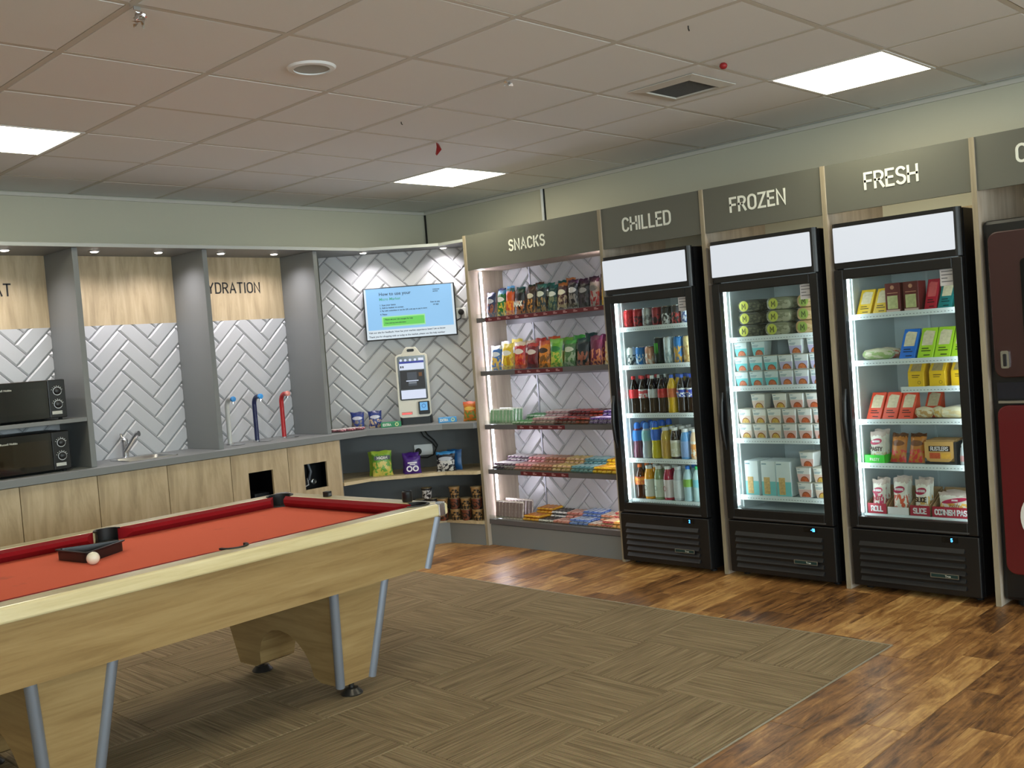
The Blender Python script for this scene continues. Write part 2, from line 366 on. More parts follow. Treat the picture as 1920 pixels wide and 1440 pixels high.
# walls
struct(B().box(XL-.12, 0, -.1, .12, .12, 2.9).build('wall_back', PAINT))
struct(B().box(0, YF, -.1, .12, 0, 2.9).build('wall_right', PAINT))
def window_wall(name, M, length, wins):
    b = B(); e = [0]
    for p in sorted(wins): e += [p-1.1, p+1.1]
    e.append(length)
    for a_, c in zip(e[0::2], e[1::2]): b.box(a_, -.12, -.1, c, 0, 2.9)
    for a_, c in zip(e[1::2], e[2::2]): b.box(a_, -.12, -.1, c, 0, .95); b.box(a_, -.12, 2.35, c, 0, 2.9)
    o = struct(b.build(name, PAINT)); o.matrix_world = M
    for p in wins:
        window_wall.n += 1
        w = struct(B().box(p-1.1,-.1,.95,p-1.04,-.03,2.35).box(p+1.04,-.1,.95,p+1.1,-.03,2.35).box(p-1.04,-.1,.95,p+1.04,-.03,1.01).box(p-1.04,-.1,2.29,p+1.04,-.03,2.35).box(p-.03,-.1,1.01,p+.03,-.03,2.29).build('window_%d' % window_wall.n, WHITE)); w.matrix_world = M
        for q in (-1, 1): B().box(p+q*.535-.505,-.07,1.01,p+q*.535+.505,-.064,2.29).build('pane', glass_mat(), w)
window_wall.n = 0
window_wall('wall_front', Matrix.Translation((XL,YF,0)), -XL, [p-XL for sd, p in WINS if sd == 'F'])
window_wall('wall_left', Matrix.Translation((XL,0,0)) @ Matrix.Rotation(-PI/2,4,'Z'), -YF, [-p for sd, p in WINS if sd == 'L'])
struct(B().box(-.012, YF, H-.03, 0, 0, H-.008).build('trim_4', TBAR)); struct(B().box(XL, -.012, H-.03, 0, 0, H-.008).build('trim_5', TBAR))
# ceiling : slab, grid bars, loose tiles
ceil = struct(B().box(XL, YF, H+.03, 0, 0, H+.2).build('ceiling', TBAR))
lights = {(0,3),(5,3),(5,-2),(0,-2),(-5,3),(-5,-2),(0,-7),(5,-7),(-5,-7)}
bt = .0105
full = B().add([(-.3+bt,-.3+bt,.006),(.3-bt,-.3+bt,.006),(.3-bt,.3-bt,.006),(-.3+bt,.3-bt,.006),(-.3+.017,-.3+.017,-.002),(.3-.017,-.3+.017,-.002),(.3-.017,.3-.017,-.002),(-.3+.017,.3-.017,-.002)],
    [(0,1,5,4),(1,2,6,5),(2,3,7,6),(3,0,4,7),(4,5,6,7)]).mesh('ceiling_tile', CEILM)
for i in range(-8, 8):
    for j in range(-13, 6):
        if (i, j) in lights: continue
        x0 = GX+.6*i; y0 = GY+.6*j; x1 = min(x0+.6, 0); y1 = min(y0+.6, 0)
        if x0 < XL-.01 or y0 < YF-.01: continue
        o = put('ceiling_tile', full, ceil, ((x0+x1)/2, (y0+y1)/2, H+random.uniform(-.0008,.0012)))
        if x1-x0 < .59 or y1-y0 < .59: o.scale = ((x1-x0)/.6, (y1-y0)/.6, 1)
for i in range(-8, 8):
    x = GX+.6*i
    if x > XL: B().box(x-.012, YF, H-.002, x+.012, 0, H+.03).build('grid_bar', TBAR, ceil)
for j in range(-13, 6):
    y = GY+.6*j
    if y > YF: B().box(XL, y-.012, H-.0015, 0, y+.012, H+.03).build('grid_bar', TBAR, ceil)
# ceiling panels
LP = mat('panel_glow', (255, 248, 218), .5, emit=PANEL_E)
where = {(0,3):'over the microwaves and worktop at left',(5,3):'over the corner in front of the snack shelves',(5,-2):'over the aisle in front of the fresh food fridge',(0,-2):'above the near end of the pool table',
  (-5,3):'over the far left of the room',(-5,-2):'over the left side of the room',(0,-7):'behind the camera at the middle',(5,-7):'behind the camera by the right wall',(-5,-7):'behind the camera at the far left'}
for (i, j), w in sorted(where.items()):
    t = thing('ceiling_light', 'square white LED ceiling panel '+w, 'ceiling light', (GX+.6*i+.3, GY+.6*j+.3, H), 0, 'LED ceiling panels')
    B().box(-.298,-.298,-.004,.298,-.28,.03).box(-.298,.28,-.004,.298,.298,.03).box(-.298,-.28,-.004,-.28,.28,.03).box(.28,-.28,-.004,.298,.28,.03).box(-.298,-.298,.02,.298,.298,.03).build('frame', WHITE, t)
    B().box(-.28,-.28,-.002,.28,.28,.004).build('diffuser', LP, t)
t = thing('ceiling_speaker', 'round grey ceiling speaker with white rim above the pool table', 'speaker', (-3.34,-3.19,H))
B().lathe([(.075,-.012),(.095,-.010),(.102,-.002),(.102,.006)], 28, caps=False).lathe([(.075,-.012),(.075,-.004)],28,caps=False).build('rim', WHITE, t, smooth=True)
B().lathe([(.0755,-.007),(.0755,.004)], 28).build('grille', mat('speaker_grille', (176,178,172), .7, bump=.6, bscale=900), t)
t = thing('air_vent', 'square ceiling air vent with dark mesh centre', 'vent', (GX+4.5*.6, GY-.3, H-.002))
for a in (0,1,2,3):
    o = B().hexa([(-.19,-.19,-.002),(.19,-.19,-.002),(.13,-.13,-.002),(-.13,-.13,-.002)], [(-.19,-.19,-.006),(.19,-.19,-.006),(.13,-.13,-.014),(-.13,-.13,-.014)]).build('frame', mat('vent_frame',(196,192,182),.5), t, rz=a*PI/2)
B().box(-.13,-.13,-.006,.13,.13,.0).build('mesh', mat('vent_mesh',(92,96,96),.9,bump=1,bscale=300), t)
fo = thing('foil_ornament', 'crumpled silver foil ornament hanging from ceiling grid above pool table', 'ornament', (-4.24,-3.50,H-.004))
b = B(); rr = random.Random(3)
for k in range(10):
    p = Vector((rr.uniform(-.03,.03), rr.uniform(-.03,.03), -.012-.006*k)); s = [p+Vector((rr.uniform(-.02,.02),rr.uniform(-.02,.02),rr.uniform(-.02,.02))) for _ in range(4)]
    b.add(s, [(0,1,2),(0,2,3),(1,3,2),(0,3,1)])
b.build('foil', CHROME, fo); B().box(-.012,-.002,-.012,.012,.002,0).build('clip', STEEL, fo)
tag(B().add([(0,0,0),(.03,.01,-.005),(.035,-.005,-.04),(.008,.012,-.075),(-.012,.0,-.07),(-.008,-.01,-.03)],[(0,1,2,5),(5,2,3,4),(1,2,3)]).build('foil_scrap', mat('red_foil',(150,36,34),.3,.5), loc=(-1.855,-2.28,H-.002)), 'scrap of red foil dangling from ceiling near the middle light panel', 'foil scrap')
tag(B().sphere((0,0,-.013),.019,10,6,.8).build('red_button', mat('red_dot',(150,30,34),.5), smooth=True, loc=(-1.757,-4.168,H-.001)), 'small round red button stuck to ceiling beside the air vent', 'button')
b = B(); rr = random.Random(9)
for k in range(5):
    p = Vector((rr.uniform(-.02,.02), rr.uniform(-.015,.015), -.008)); b.add([p+Vector((rr.uniform(-.014,.014),rr.uniform(-.014,.014),rr.uniform(-.014,.008))) for _ in range(4)], [(0,1,2),(0,2,3),(1,3,2),(0,3,1)])
tag(b.build('foil_clip', CHROME, loc=(-2.445,-3.441,H-.002)), 'tiny silver foil remnant on ceiling grid between speaker and vent', 'foil scrap')
tag(B().tube([(0,0,0),(0,0,-.012),(.012,.005,-.016)],.003,6).build('ceiling_hook', mat('dark_metal',(60,55,50),.5,.6), loc=(-2.378,-4.404,H-.001)), 'small dark hook in ceiling tile in front of the vent', 'hook')
tag(B().tube([(0,0,0),(0,0,-.01),(.01,.004,-.013)],.0028,6).build('ceiling_hook', mat('dark_metal',(60,55,50),.5,.6), loc=(-2.37,-2.59,H-.001)), 'small dark hook in ceiling tile left of red foil scrap', 'hook')
# conduits on the right wall
struct(B().box(-.02,-1.42,2.30,0,-1.40,H-.03).build('trim_6', WHITE)); struct(B().box(-.012,-1.427,2.30,0,-1.4205,H-.03).build('trim_7', BLKM)); struct(B().box(-.012,-.022,2.30,0,-.012,H-.03).build('trim_8', BLKM))

# ================================================================== herringbone splashbacks
TW, TL_, TB, TH = .0967, .2901, .0105, .0105
def _tile_bm():
    g = .0013; b = B(); x0,x1,z0,z1 = -TL_/2+g, TL_/2-g, -TW/2+g, TW/2-g
    o = [(x0,0,z0),(x1,0,z0),(x1,0,z1),(x0,0,z1)]; r = [(x,-.0025,z) for x,_,z in o]
    i = [(x0+TB,-TH,z0+TB),(x1-TB,-TH,z0+TB),(x1-TB,-TH,z1-TB),(x0+TB,-TH,z1-TB)]
    fs = [(8,9,10,11)]
    for k in range(4): n = (k+1) % 4; fs += [(k,n,4+n,4+k),(4+k,4+n,8+n,8+k)]
    return b.add(o+r+i, fs)
TILEFULL = _tile_bm().mesh('tile', TILE)
def splashback(label, loc, rz, Wd, Ht, ox=0.0, oz=0.0):
    t = thing('tiled_splashback', label, 'splashback', loc, rz)
    B().box(0, .001, 0, Wd, .012, Ht).build('backing', GROUT, t)
    c = math.cos(PI/4); R2 = lambda p: (c*(p[0]+p[1]), c*(p[1]-p[0])); oz -= TW*1.4142   # ox, oz: where a chevron apex sits
    n = int((Wd+Ht)/TW)+8
    for q in range(-3, int(Wd/(TL_*1.414))+4):
        for p_ in range(-n, n):
            for kind in (0, 1):
                # centre in the unrotated lattice
                cx, cz = (TL_/2, TW/2) if kind == 0 else (-TW/2, TW-TL_/2)
                cx += p_*TW+q*TL_; cz += -p_*TW+q*TL_
                a, bz = R2((cx, cz)); a += ox; bz += oz
                e = (TL_+TW)*.3536
                if a+e < 0 or a-e > Wd or bz+e < 0 or bz-e > Ht: continue
                ang = PI/4 if kind == 0 else -PI/4   # rotation about y
                if a-e > 0 and a+e < Wd and bz-e > 0 and bz+e < Ht:
                    o = put('tile', TILEFULL, t, (a, 0, bz), rot=(0, ang, 0)); continue
                bm = bmesh.new(); bm.from_mesh(TILEFULL)
                bm.transform(Matrix.Translation((a,0,bz)) @ Matrix.Rotation(ang, 4, 'Y'))
                for co, no in (((0,0,0),(-1,0,0)),((Wd,0,0),(1,0,0)),((0,0,0),(0,0,-1)),((0,0,Ht),(0,0,1))):
                    bmesh.ops.bisect_plane(bm, geom=bm.verts[:]+bm.edges[:]+bm.faces[:], plane_co=co, plane_no=no, clear_outer=True)
                if len(bm.faces) == 0 or sum(f.calc_area() for f in bm.faces) < .00025: bm.free(); continue
                me = bpy.data.meshes.new('tile'); bm.to_mesh(me); bm.free(); me.materials.append(TILE); put('tile', me, t)
    return t

# ================================================================== KITCHEN RUN (back wall)
ZC = .925; YK = -.55
DIV = [-4.15, -3.27, -2.40, -1.513]          # left faces of the dividers, 35 mm thick
names = ['left of the microwaves', 'between the microwaves and the sink', 'between the sink and the drinking taps', 'right of the drinking taps']
for x, n in zip(DIV, names):
    tag(B().box(0, -.46, 0, .035, -.001, 2.28-ZC).build('divider_panel', GREY, loc=(x,0,ZC), bevel=.002, seg=1), 'tall grey divider panel '+n, 'panel', 'grey divider panels')
# soffit board
SO = [(-5.3,-.001),(-5.3,-.50),(-1.10,-.50),(-.63,-.86),(-.60,-1.203),(-.001,-1.203),(-.001,-.001)]
so = thing('soffit_board', 'long grey soffit board with spotlights above worktop and corner', 'soffit', (0,0,2.28))
B().prism(SO[::-1][::-1], 0, .012).build('board', GREY, so); 
e = B()
for (a, b_) in zip(SO[1:4], SO[2:5]):
    d = (Vector(b_)-Vector(a)).normalized(); nn = Vector((d.y, -d.x))*.004; a2 = Vector(a); b2 = Vector(b_)
    e.prism([tuple(a2), tuple(a2+nn), tuple(b2+nn), tuple(b2)], 0, .022)
e.build('front_edge', mat('soffit_edge',(176,180,178),.5), so)
# oak panels, splashbacks, lettering
bays = [(-4.115,-3.27,'behind the microwaves'),(-3.235,-2.40,'behind the sink'),(-2.365,-1.513,'behind the drinking taps')]
for k, (x0, x1, n) in enumerate(bays):
    splashback('glossy white herringbone wall tiles '+n, (x0+.001,-.014,ZC), 0, x1-x0-.002, 1.818-ZC, ox=[.41,.405,.42][k], oz=.86)
    op = thing('oak_panel', 'pale oak wall panel '+n.replace('behind','high above'), 'panel', (x0+.001,-.001,1.818), 0, 'oak wall panels')
    B().box(0,-.022,0,x1-x0-.002,0,2.28-1.818).build('board', OAK, op)
    if k == 0: lettering(B(), 'HEAT', -3.494-x0-text_width('HEAT',.072,.22), 2.028-1.818, -.0221, .072, .0105, .002, sp=.22).build('lettering', INK, op)
    if k == 2: lettering(B(), 'HYDRATION', 0, 0, 0, .072, .0105, .002, sp=.26).build('lettering', INK, op, loc=(-1.714-x0-text_width('HYDRATION',.072,.26), -.0221, 2.020-1.818))
# downlights
RING = mat('spot_ring',(200,200,200),.3,.8); GLOW = mat('spot_glow',(255,246,236),.5,emit=14)
sp = [(-4.03,-.31,'at far left'),(-3.61,-.32,'above the microwaves'),(-3.065,-.31,'left one above the sink'),(-2.63,-.30,'right one above the sink'),(-2.16,-.285,'left one above drinking taps'),(-1.73,-.285,'right one above drinking taps'),(-1.02,-.42,'left one above the corner screen'),(-.53,-.80,'right one above the corner screen')]
for x, y, n in sp:
    t = thing('downlight', 'small round soffit downlight, '+n, 'downlight', (x,y,2.28), 0, 'soffit downlights')
    B().lathe([(.026,-.007),(.034,-.006),(.036,0)], 18, caps=False).build('ring', RING, t, smooth=True)
    B().lathe([(.001,-.012),(.018,-.011),(.026,-.006),(.026,0)], 18).build('lens', GLOW, t, smooth=True)
    l = bpy.data.lights.new('downlight_lamp','SPOT'); l.energy = SPOT_W; l.spot_size = 2.6; l.spot_blend = 1.0; l.shadow_soft_size = .03; l.color = (1,.94,.98)
    lo = bpy.data.objects.new('lamp', l); COL.objects.link(lo); lo.parent = t; lo.location = (0,0,-.016)
# worktop with sink cut-out
wt = thing('worktop', 'long grey worktop running from microwaves round to corner shelves', 'worktop', (0,0,ZC))
WB = [(-1.24,-.575),(-.82,-.95),(-.735,-1.203)]
SX0,SX1,SY0,SY1 = -3.02,-2.68,-.42,-.15
t_ = .042
b = B().box(-5.3,-.57,-t_,SX0,-.001,0).box(SX0,-.57,-t_,SX1,SY0,0).box(SX0,SY1,-t_,SX1,-.001,0).box(SX1,-.57,-t_,-1.5,-.001,0)
b.prism([(-1.5,-.57),WB[0],WB[1],WB[2],(-.003,-1.203),(-.003,-.001),(-1.5,-.001)], -t_, 0)
b.build('top', GREY, wt)
# base cabinets
edges = [-1.478,-1.930,-2.378,-2.829,-3.281,-3.735,-4.19,-4.65,-5.10]
cn = ['with square cut-out, beside the corner shelves','with square cut-out, second from the corner shelves','third from the corner shelves','fourth from the corner shelves','under the microwaves, right-hand one','under the microwaves, left-hand one','beyond the left picture edge','at the far left end']
for k in range(8):
    x1, x0 = edges[k], edges[k+1]; w = x1-x0
    t = thing('base_cabinet', 'oak base cabinet '+cn[k], 'cabinet', (x0,0,0), 0, 'oak base cabinets')
    B().box(.001,-.53,.1,.017,-.002,.883).box(w-.017,-.53,.1,w-.001,-.002,.883).box(.017,-.02,.1,w-.017,-.002,.883).box(.017,-.53,.1,w-.017,-.002,.118).build('body', BLKM if k < 2 else GREYD, t)
    B().box(.001,-.50,.0,w-.001,-.49,.1).build('plinth', GREYD, t)
    if k < 2:
        hx0, hx1 = (.128,.322) if k == 0 else (.129,.32); hz0, hz1 = (.557,.742) if k == 0 else (.565,.744)
        b = B().box(.002,-.55,.105,hx0,-.531,.878).box(hx1,-.55,.105,w-.002,-.531,.878).box(hx0,-.55,.105,hx1,-.531,hz0).box(hx0,-.55,hz1,hx1,-.531,.878)
        b.build('door', OAK, t)
    else: B().box(.002,-.55,.105,w-.002,-.531,.878).build('door', OAK, t, bevel=.001, seg=1)
# equipment behind the cut-outs
wb = thing('water_boiler', 'black water boiler with gauges behind right cabinet cut-out', 'boiler', (-1.71,-.30,.12))
B().box(-.16,-.1,0,.16,.22,.60).build('casing', BLK, wb, bevel=.01)
for x in (-.06,.075):
    B().lathe([(.022,0),(.022,.012),(.017,.014),(.017,.01),(.001,.01)],14, M=Matrix.Rotation(PI/2,4,'X'), c=(x,-.1,.47)).build('gauge', STEEL, wb, smooth=True)
B().tube([(-.06,-.1,.47),(-.045,-.14,.44),(0,-.15,.46),(.02,-.11,.50)],.005,6).build('hose', mat('hose_white',(200,200,200),.4), wb, smooth=True)
for x in (-.09, .03): B().tube([(x,-.11,.62),(x+.01,-.13,.55),(x-.005,-.12,.49)],.012,8).build('pipe', mat('pipe_grey',(70,74,82),.4), wb, smooth=True)
wc = thing('water_chiller', 'dark water chiller boxes behind left cabinet cut-out', 'chiller', (-2.15,-.28,.12))
B().box(-.14,-.12,0,-.02,.2,.50).build('casing', mat('chiller_dark',(34,34,38),.5), wc, bevel=.008)
B().box(.0,-.16,0,.12,.2,.46).build('casing', mat('chiller_dark',(34,34,38),.5), wc, bevel=.008)
# sink and mixer tap
sk = thing('sink', 'shallow stainless steel sink set into the grey worktop', 'sink', ((SX0+SX1)/2,(SY0+SY1)/2,ZC))
a, b_ = (SX1-SX0)/2, (SY1-SY0)/2
R0 = rrect(-a-.012,-b_-.012,a+.012,b_+.012,.05); R1 = rrect(-a+.012,-b_+.012,a-.012,b_-.012,.045); R2_ = rrect(-a+.03,-b_+.03,a-.03,b_-.03,.04); n = len(R0)
vs = [(x,y,.001) for x,y in R0]+[(x*.99,y*.99,.006) for x,y in R0]+[(x,y,.004) for x,y in R1]+[(x,y,-.036) for x,y in R2_]
fs = [tuple(range(3*n,4*n))]+[(j*n+i,j*n+(i+1)%n,(j+1)*n+(i+1)%n,(j+1)*n+i) for j in range(3) for i in range(n)]
B().add(vs, fs).build('basin', STEEL, sk, smooth=True)
B().lathe([(.02,-.0355),(.02,-.034),(.012,-.033)],14).build('plughole', CHROME, sk)
mt = thing('mixer_tap', 'chrome mixer tap with raised lever behind the sink', 'tap', (-2.90,-.125,ZC))
B().lathe([(.027,0),(.027,.006),(.021,.012),(.021,.10),(.023,.105),(.023,.125),(.014,.135)],16).build('body', CHROME, mt, smooth=True)
B().tube([(0,-.01,.045),(.018,-.035,.085),(.038,-.07,.135),(.05,-.088,.158),(.058,-.10,.160)],[.019,.018,.017,.018,.019],12).build('spout', CHROME, mt, smooth=True)
B().tube([(0,0,.128),(-.01,.012,.14),(-.012,.02,.165)],[.012,.009,.007],10).build('lever', CHROME, mt, smooth=True)
# three drinking taps
for x, n, c, cap in ((-2.163,'white',(206,206,200),(70,150,220)),(-1.943,'navy blue',(26,34,78),(70,160,235)),(-1.714,'red',(176,34,38),(230,150,140))):
    t = thing('drinking_tap', n+' cane-shaped drinking water tap on the worktop', 'tap', (x,-.19,ZC), 0, 'drinking water taps')
    m = mat('tap_'+n, c, .28, coat=.3)
    pts = [(0,0,.006),(0,0,.27)]+[(0,-.055+.055*math.cos(q),.27+.055*math.sin(q)) for q in [PI/2*i/5 for i in range(1,6)]]+[(0,-.085,.325)]
    B().tube(pts,.0165,14).build('pipe', m, t, smooth=True)
    B().lathe([(.028,0),(.028,.006),(.02,.009)],16).build('base', CHROME, t, smooth=True)
    B().lathe([(.0185,0),(.0195,.012),(.0175,.02),(.012,.022)],14, M=Matrix.Rotation(PI/2,4,'X'), c=(0,-.083,.325)).build('end_cap', mat('tap_cap_'+n, cap, .25), t, smooth=True)
    B().lathe([(.008,0),(.008,.018)],10,c=(0,-.09,.292)).build('nozzle', CHROME, t)
    B().lathe([(.034,0),(.046,.001),(.048,.004),(.034,.004)],22,c=(.0,-.105,0)).build('drain_ring', CHROME, t, smooth=True)
    B().lathe([(.034,.0005),(.034,.0025)],22,c=(.0,-.105,0)).build('drain_grille', mat('drain_dark',(80,82,84),.35,.9), t)
# microwave shelf and microwaves
tag(B().box(-4.115,-.46,0,-3.271,-.03,.025).build('microwave_shelf', GREY, loc=(0,0,1.213), bevel=.002, seg=1), 'grey shelf carrying the upper microwave', 'shelf')
def microwave(label, loc, win, brand_dx=0):
    t = thing('microwave', label, 'microwave', loc, 0, 'black microwaves')
    w, h = .46, .245
    B().box(0,-.335,.012,w,0,h).build('body', BLK, t, bevel=.006)
    d = B().box(.002,-.352,.014,w-.105,-.336,h-.002).build('door', mat('microwave_gloss',(10,10,11),.12,coat=.6), t, bevel=.003)
    B().box(.035,-.3535,.05,w-.125,-.352,h-.045).build('window', win, d)
    B().box(w-.103,-.350,.014,w-.002,-.336,h-.002).build('control_panel', mat('microwave_panel',(14,14,15),.25), t, bevel=.003)
    for z in (.175,.095):
        k = B().lathe([(.026,0),(.026,.004),(.021,.005),(.019,.02),(.016,.022)],20,M=Matrix.Rotation(PI/2,4,'X'),c=(w-.052,-.350,z)).build('knob', BLK, t, smooth=True)
        B().lathe([(.0225,.0052),(.026,.0052),(.026,.0058),(.0225,.0058)],20,M=Matrix.Rotation(PI/2,4,'X'),c=(w-.052,-.350,z),caps=False).build('knob_ring', STEEL, k, smooth=True)
        b = B()
        for q in range(7):
            an = PI*(.1+.8*q/6)+(PI if q % 2 else 0)*0
            b.box(w-.052+.032*math.cos(an)-.0025,-.3506,z+.031*math.sin(an)-.0012,w-.052+.032*math.cos(an)+.0025,-.350,z+.031*math.sin(an)+.0012)
        b.build('dial_print', LETTER, k)
    B().box(w-.09,-.3515,.035,w-.03,-.350,.055).build('handle_plate', mat('pale_button',(196,196,188),.4), t, bevel=.001, seg=1)
    ftext('brand_lettering','Russell Hobbs', LETTER, t, .03+brand_dx, h-.05, -.3537, .017)
    for x in (.03,w-.03):
        for y in (-.31,-.03): B().lathe([(.012,0),(.012,.013)],10,c=(x,y,0)).build('foot', BLKM, t)
microwave('black microwave on the upper shelf at left', (-3.832,-.075,1.238), mat('microwave_window',(14,14,15),.1,coat=.8), .02)
microwave('black microwave on the worktop below the other one', (-3.842,-.09,ZC), mat('microwave_window_brown',(34,26,14),.08,coat=.8), .03)

# ================================================================== CORNER UNIT
splashback('glossy white herringbone wall tiles behind the corner screen', (-1.155,-.015,ZC), -PI/4, 1.59, 2.279-ZC, ox=.445, oz=1.322)
CB = [(-1.475,-.56),(-1.24,-.575),(-.82,-.945),(-.735,-1.203)]
cu = thing('corner_unit', 'open corner shelving with wooden shelves under the worktop', 'shelving', (0,0,0))
dg = lambda s: [(-1.475+.0,-.002),(-1.08,-.002),(-.002,-1.08),(-.002,-1.203)]
for z, n in ((.538,'shelf'),(.160,'shelf')):
    off = 0 if z > .3 else .06
    poly = [(CB[0][0],CB[0][1]),(CB[1][0],CB[1][1]),(CB[2][0]+off,CB[2][1]+off*1.6),(CB[3][0]+off*.4,CB[3][1]),(-.002,-1.203),(-.002,-1.09),(-1.09,-.002),(-1.475,-.002)]
    B().prism(poly, z, z+.024).build(n, OAKX, cu)
B().prism([(-1.155,-.035),(-.05,-1.14),(-.042,-1.132),(-1.147,-.027)], .185, .538).prism([(-1.155,-.035),(-.05,-1.14),(-.042,-1.132),(-1.147,-.027)], .563, .882).build('back_panel', GREYD, cu)
B().box(-1.475,-.53,.0,-1.459,-.002,.883).build('side_panel', GREYD, cu)
q = [(-1.475,-.50),(-1.22,-.52),(-.74,-.86),(-.70,-1.203)]
b = B()
for p0, p1 in zip(q, q[1:]):
    d = (Vector(p1)-Vector(p0)).normalized(); nn = Vector((-d.y, d.x))*.016
    b.prism([p0, p1, tuple(Vector(p1)+nn), tuple(Vector(p0)+nn)], 0, .16)
b.build('plinth', GREY, cu)

def glow(name, c, e): return mat(name, c, .4, emit=e)
# wall screen
tv = thing('wall_screen', 'wall-mounted flat screen showing payment instructions in the corner', 'screen', (-.690,-.534,1.80), -PI/4)
B().box(-.36,-.03,-.207,.36,.02,.207).build('casing', BLK, tv, bevel=.004)
B().box(-.351,-.0312,-.198,.351,-.03,.199).build('display', glow('tv_blue',(150,205,250),0.63), tv)
B().box(-.351,-.0316,-.198,.351,-.0312,-.125).build('ticker_band', glow('tv_pale',(226,240,250),0.61), tv)
for x0,x1 in ((-.351,-.336),(.336,.351)): B().box(x0,-.0316,-.125,x1,-.0312,.199).build('screen_border', glow('tv_pale',(226,240,250),0.61), tv)
gb = B().box(-.225,-.0318,-.105,.115,-.0312,-.022).build('green_box', glow('tv_lime',(176,250,176),0.54), tv)
B().box(-.215,-.0322,-.095,.108,-.0318,-.032).build('green_fill', glow('tv_green',(112,222,92),0.57), gb)
TXT = mat('tv_text',(20,36,60),.6); TXG = glow('tv_text_green',(90,200,170),0.41)
for s, x, z, sz, m in (('How to use your',-.235,.142,.036,TXT),('Micro Market',-.235,.104,.030,TXG),('1. Scan your items',-.235,.062,.017,TXT),('2. Add to basket on screen',-.235,.040,.017,TXT),('3. Pay with contactless or use the QR code app to pay in store',-.235,.018,.0145,TXT),('4. Enjoy',-.235,-.010,.017,TXT),
    ('Please ask your site manager for help',-.200,-.052,.0145,TXT),('if you need any more information',-.200,-.078,.012,TXT),
    ('Visit our site for feedback. How has your market experience been? Let us know',-.335,-.150,.0185,TXT),('Thank you for shopping with us today at the market, please use the help number',-.335,-.182,.0182,TXT),('Scan to pay',.165,.062,.016,TXT),('on app',.185,.042,.016,TXT),('customer',.19,.16,.014,TXT),('service',.19,.145,.014,TXT)):
    ftext('screen_text', s, m, tv, x, z, -.0324, sz, bold=.0004)
# self-checkout kiosk
kz = thing('payment_kiosk', 'white self-checkout kiosk with lit touch screen on the corner worktop', 'kiosk', (-.808,-.640,ZC), -PI/4)
B().prism(rrect(-.122,-.01,.122,.14,.02), 0, .06).build('base', mat('kiosk_base',(40,44,48),.5), kz)
o_ = rrect(-.125,.055,.125,.545,.03,5)
out = [p for p in rrect(-.125,.055,.125,.545,.03,5)]
i0 = 12   # splice the camera bump into the top edge
top = [(.075,.545),(.045,.590),(.035,.598),(-.035,.598),(-.045,.590),(-.075,.545)]
out = out[:12]+top+out[12:]
B().prism(out, -.005, .028, Matrix.Rotation(0,4,'X') @ UP).build('body', mat('kiosk_white',(222,218,206),.4), kz, bevel=.003)
B().prism(rrect(-.028,.563,.028,.584,.009,3), .028, .031, UP).build('camera', BLK, kz)
scn = B().prism(rrect(-.108,.19,.108,.53,.012,3), .028, .031, UP).build('screen', mat('kiosk_screen_black',(10,10,12),.15), kz)
yk = .031
def kq(n, x0, z0, x1, z1, m, dy=0): return B().box(x0,-yk-.0008-dy,z0,x1,-yk-dy,z1).build(n, m, scn)
kq('status_bar',-.095,.475,.095,.49,glow('k_blue',(60,70,180),0.47)); kq('header_panel',-.095,.425,.095,.474,glow('k_white',(220,228,250),0.68)); kq('footer_panel',-.095,.2,.095,.268,glow('k_white',(220,228,250),0.68))
kq('picture',-.095,.275,.095,.42,glow('k_pic',(44,42,46),0.41)); kq('picture_outline',-.04,.345,.035,.405,glow('k_pic2',(90,96,108),0.34),.0008); kq('picture_card',-.035,.30,.03,.34,glow('k_pic2',(90,96,108),0.34),.0008)
kq('caption_bar',-.05,.335,.045,.342,glow('k_white',(220,228,250),0.68),.0016); kq('caption_bar',-.03,.317,.03,.33,glow('k_pic3',(150,158,170),0.41),.0016); kq('poster',.05,.37,.075,.4,glow('k_org',(150,96,40),0.27),.0008)
for k, x in enumerate((-.08,-.045,-.008,.03)): B().lathe([(.010,0),(.010,.001)],10,M=Matrix.Rotation(PI/2,4,'X'),c=(x,-yk,.50)).build('icon', glow('k_white',(220,228,250),0.68), scn)
kq('icon',.055,.492,.095,.512,glow('k_white',(220,228,250),0.68)); kq('bar_code',-.088,.44,-.078,.456,BLK,.0008); kq('bar_code',-.072,.44,-.062,.456,BLK,.0008)
rd = B().prism(rrect(.03,.075,.115,.175,.008,3), .028, .05, UP).build('card_reader', BLK, kz)
B().box(.042,-.0512,.105,.100,-.05,.168).build('reader_screen', glow('k_reader',(120,190,245),0.61), rd)
B().lathe([(.012,0),(.016,0),(.016,.001),(.012,.001)],16,M=Matrix.Rotation(PI/2,4,'X'),c=(.071,-.0512,.14),caps=False).build('contactless_mark', glow('k_reader2',(60,120,200),0.41), rd)
B().box(-.105,-.0295,.078,-.02,-.028,.10).build('scanner_slot', mat('slot_pink',(206,140,132),.4), kz); B().box(-.10,-.0305,.083,-.03,-.0295,.09).build('scanner_light', glow('scan_red',(250,70,70),1.6), kz)
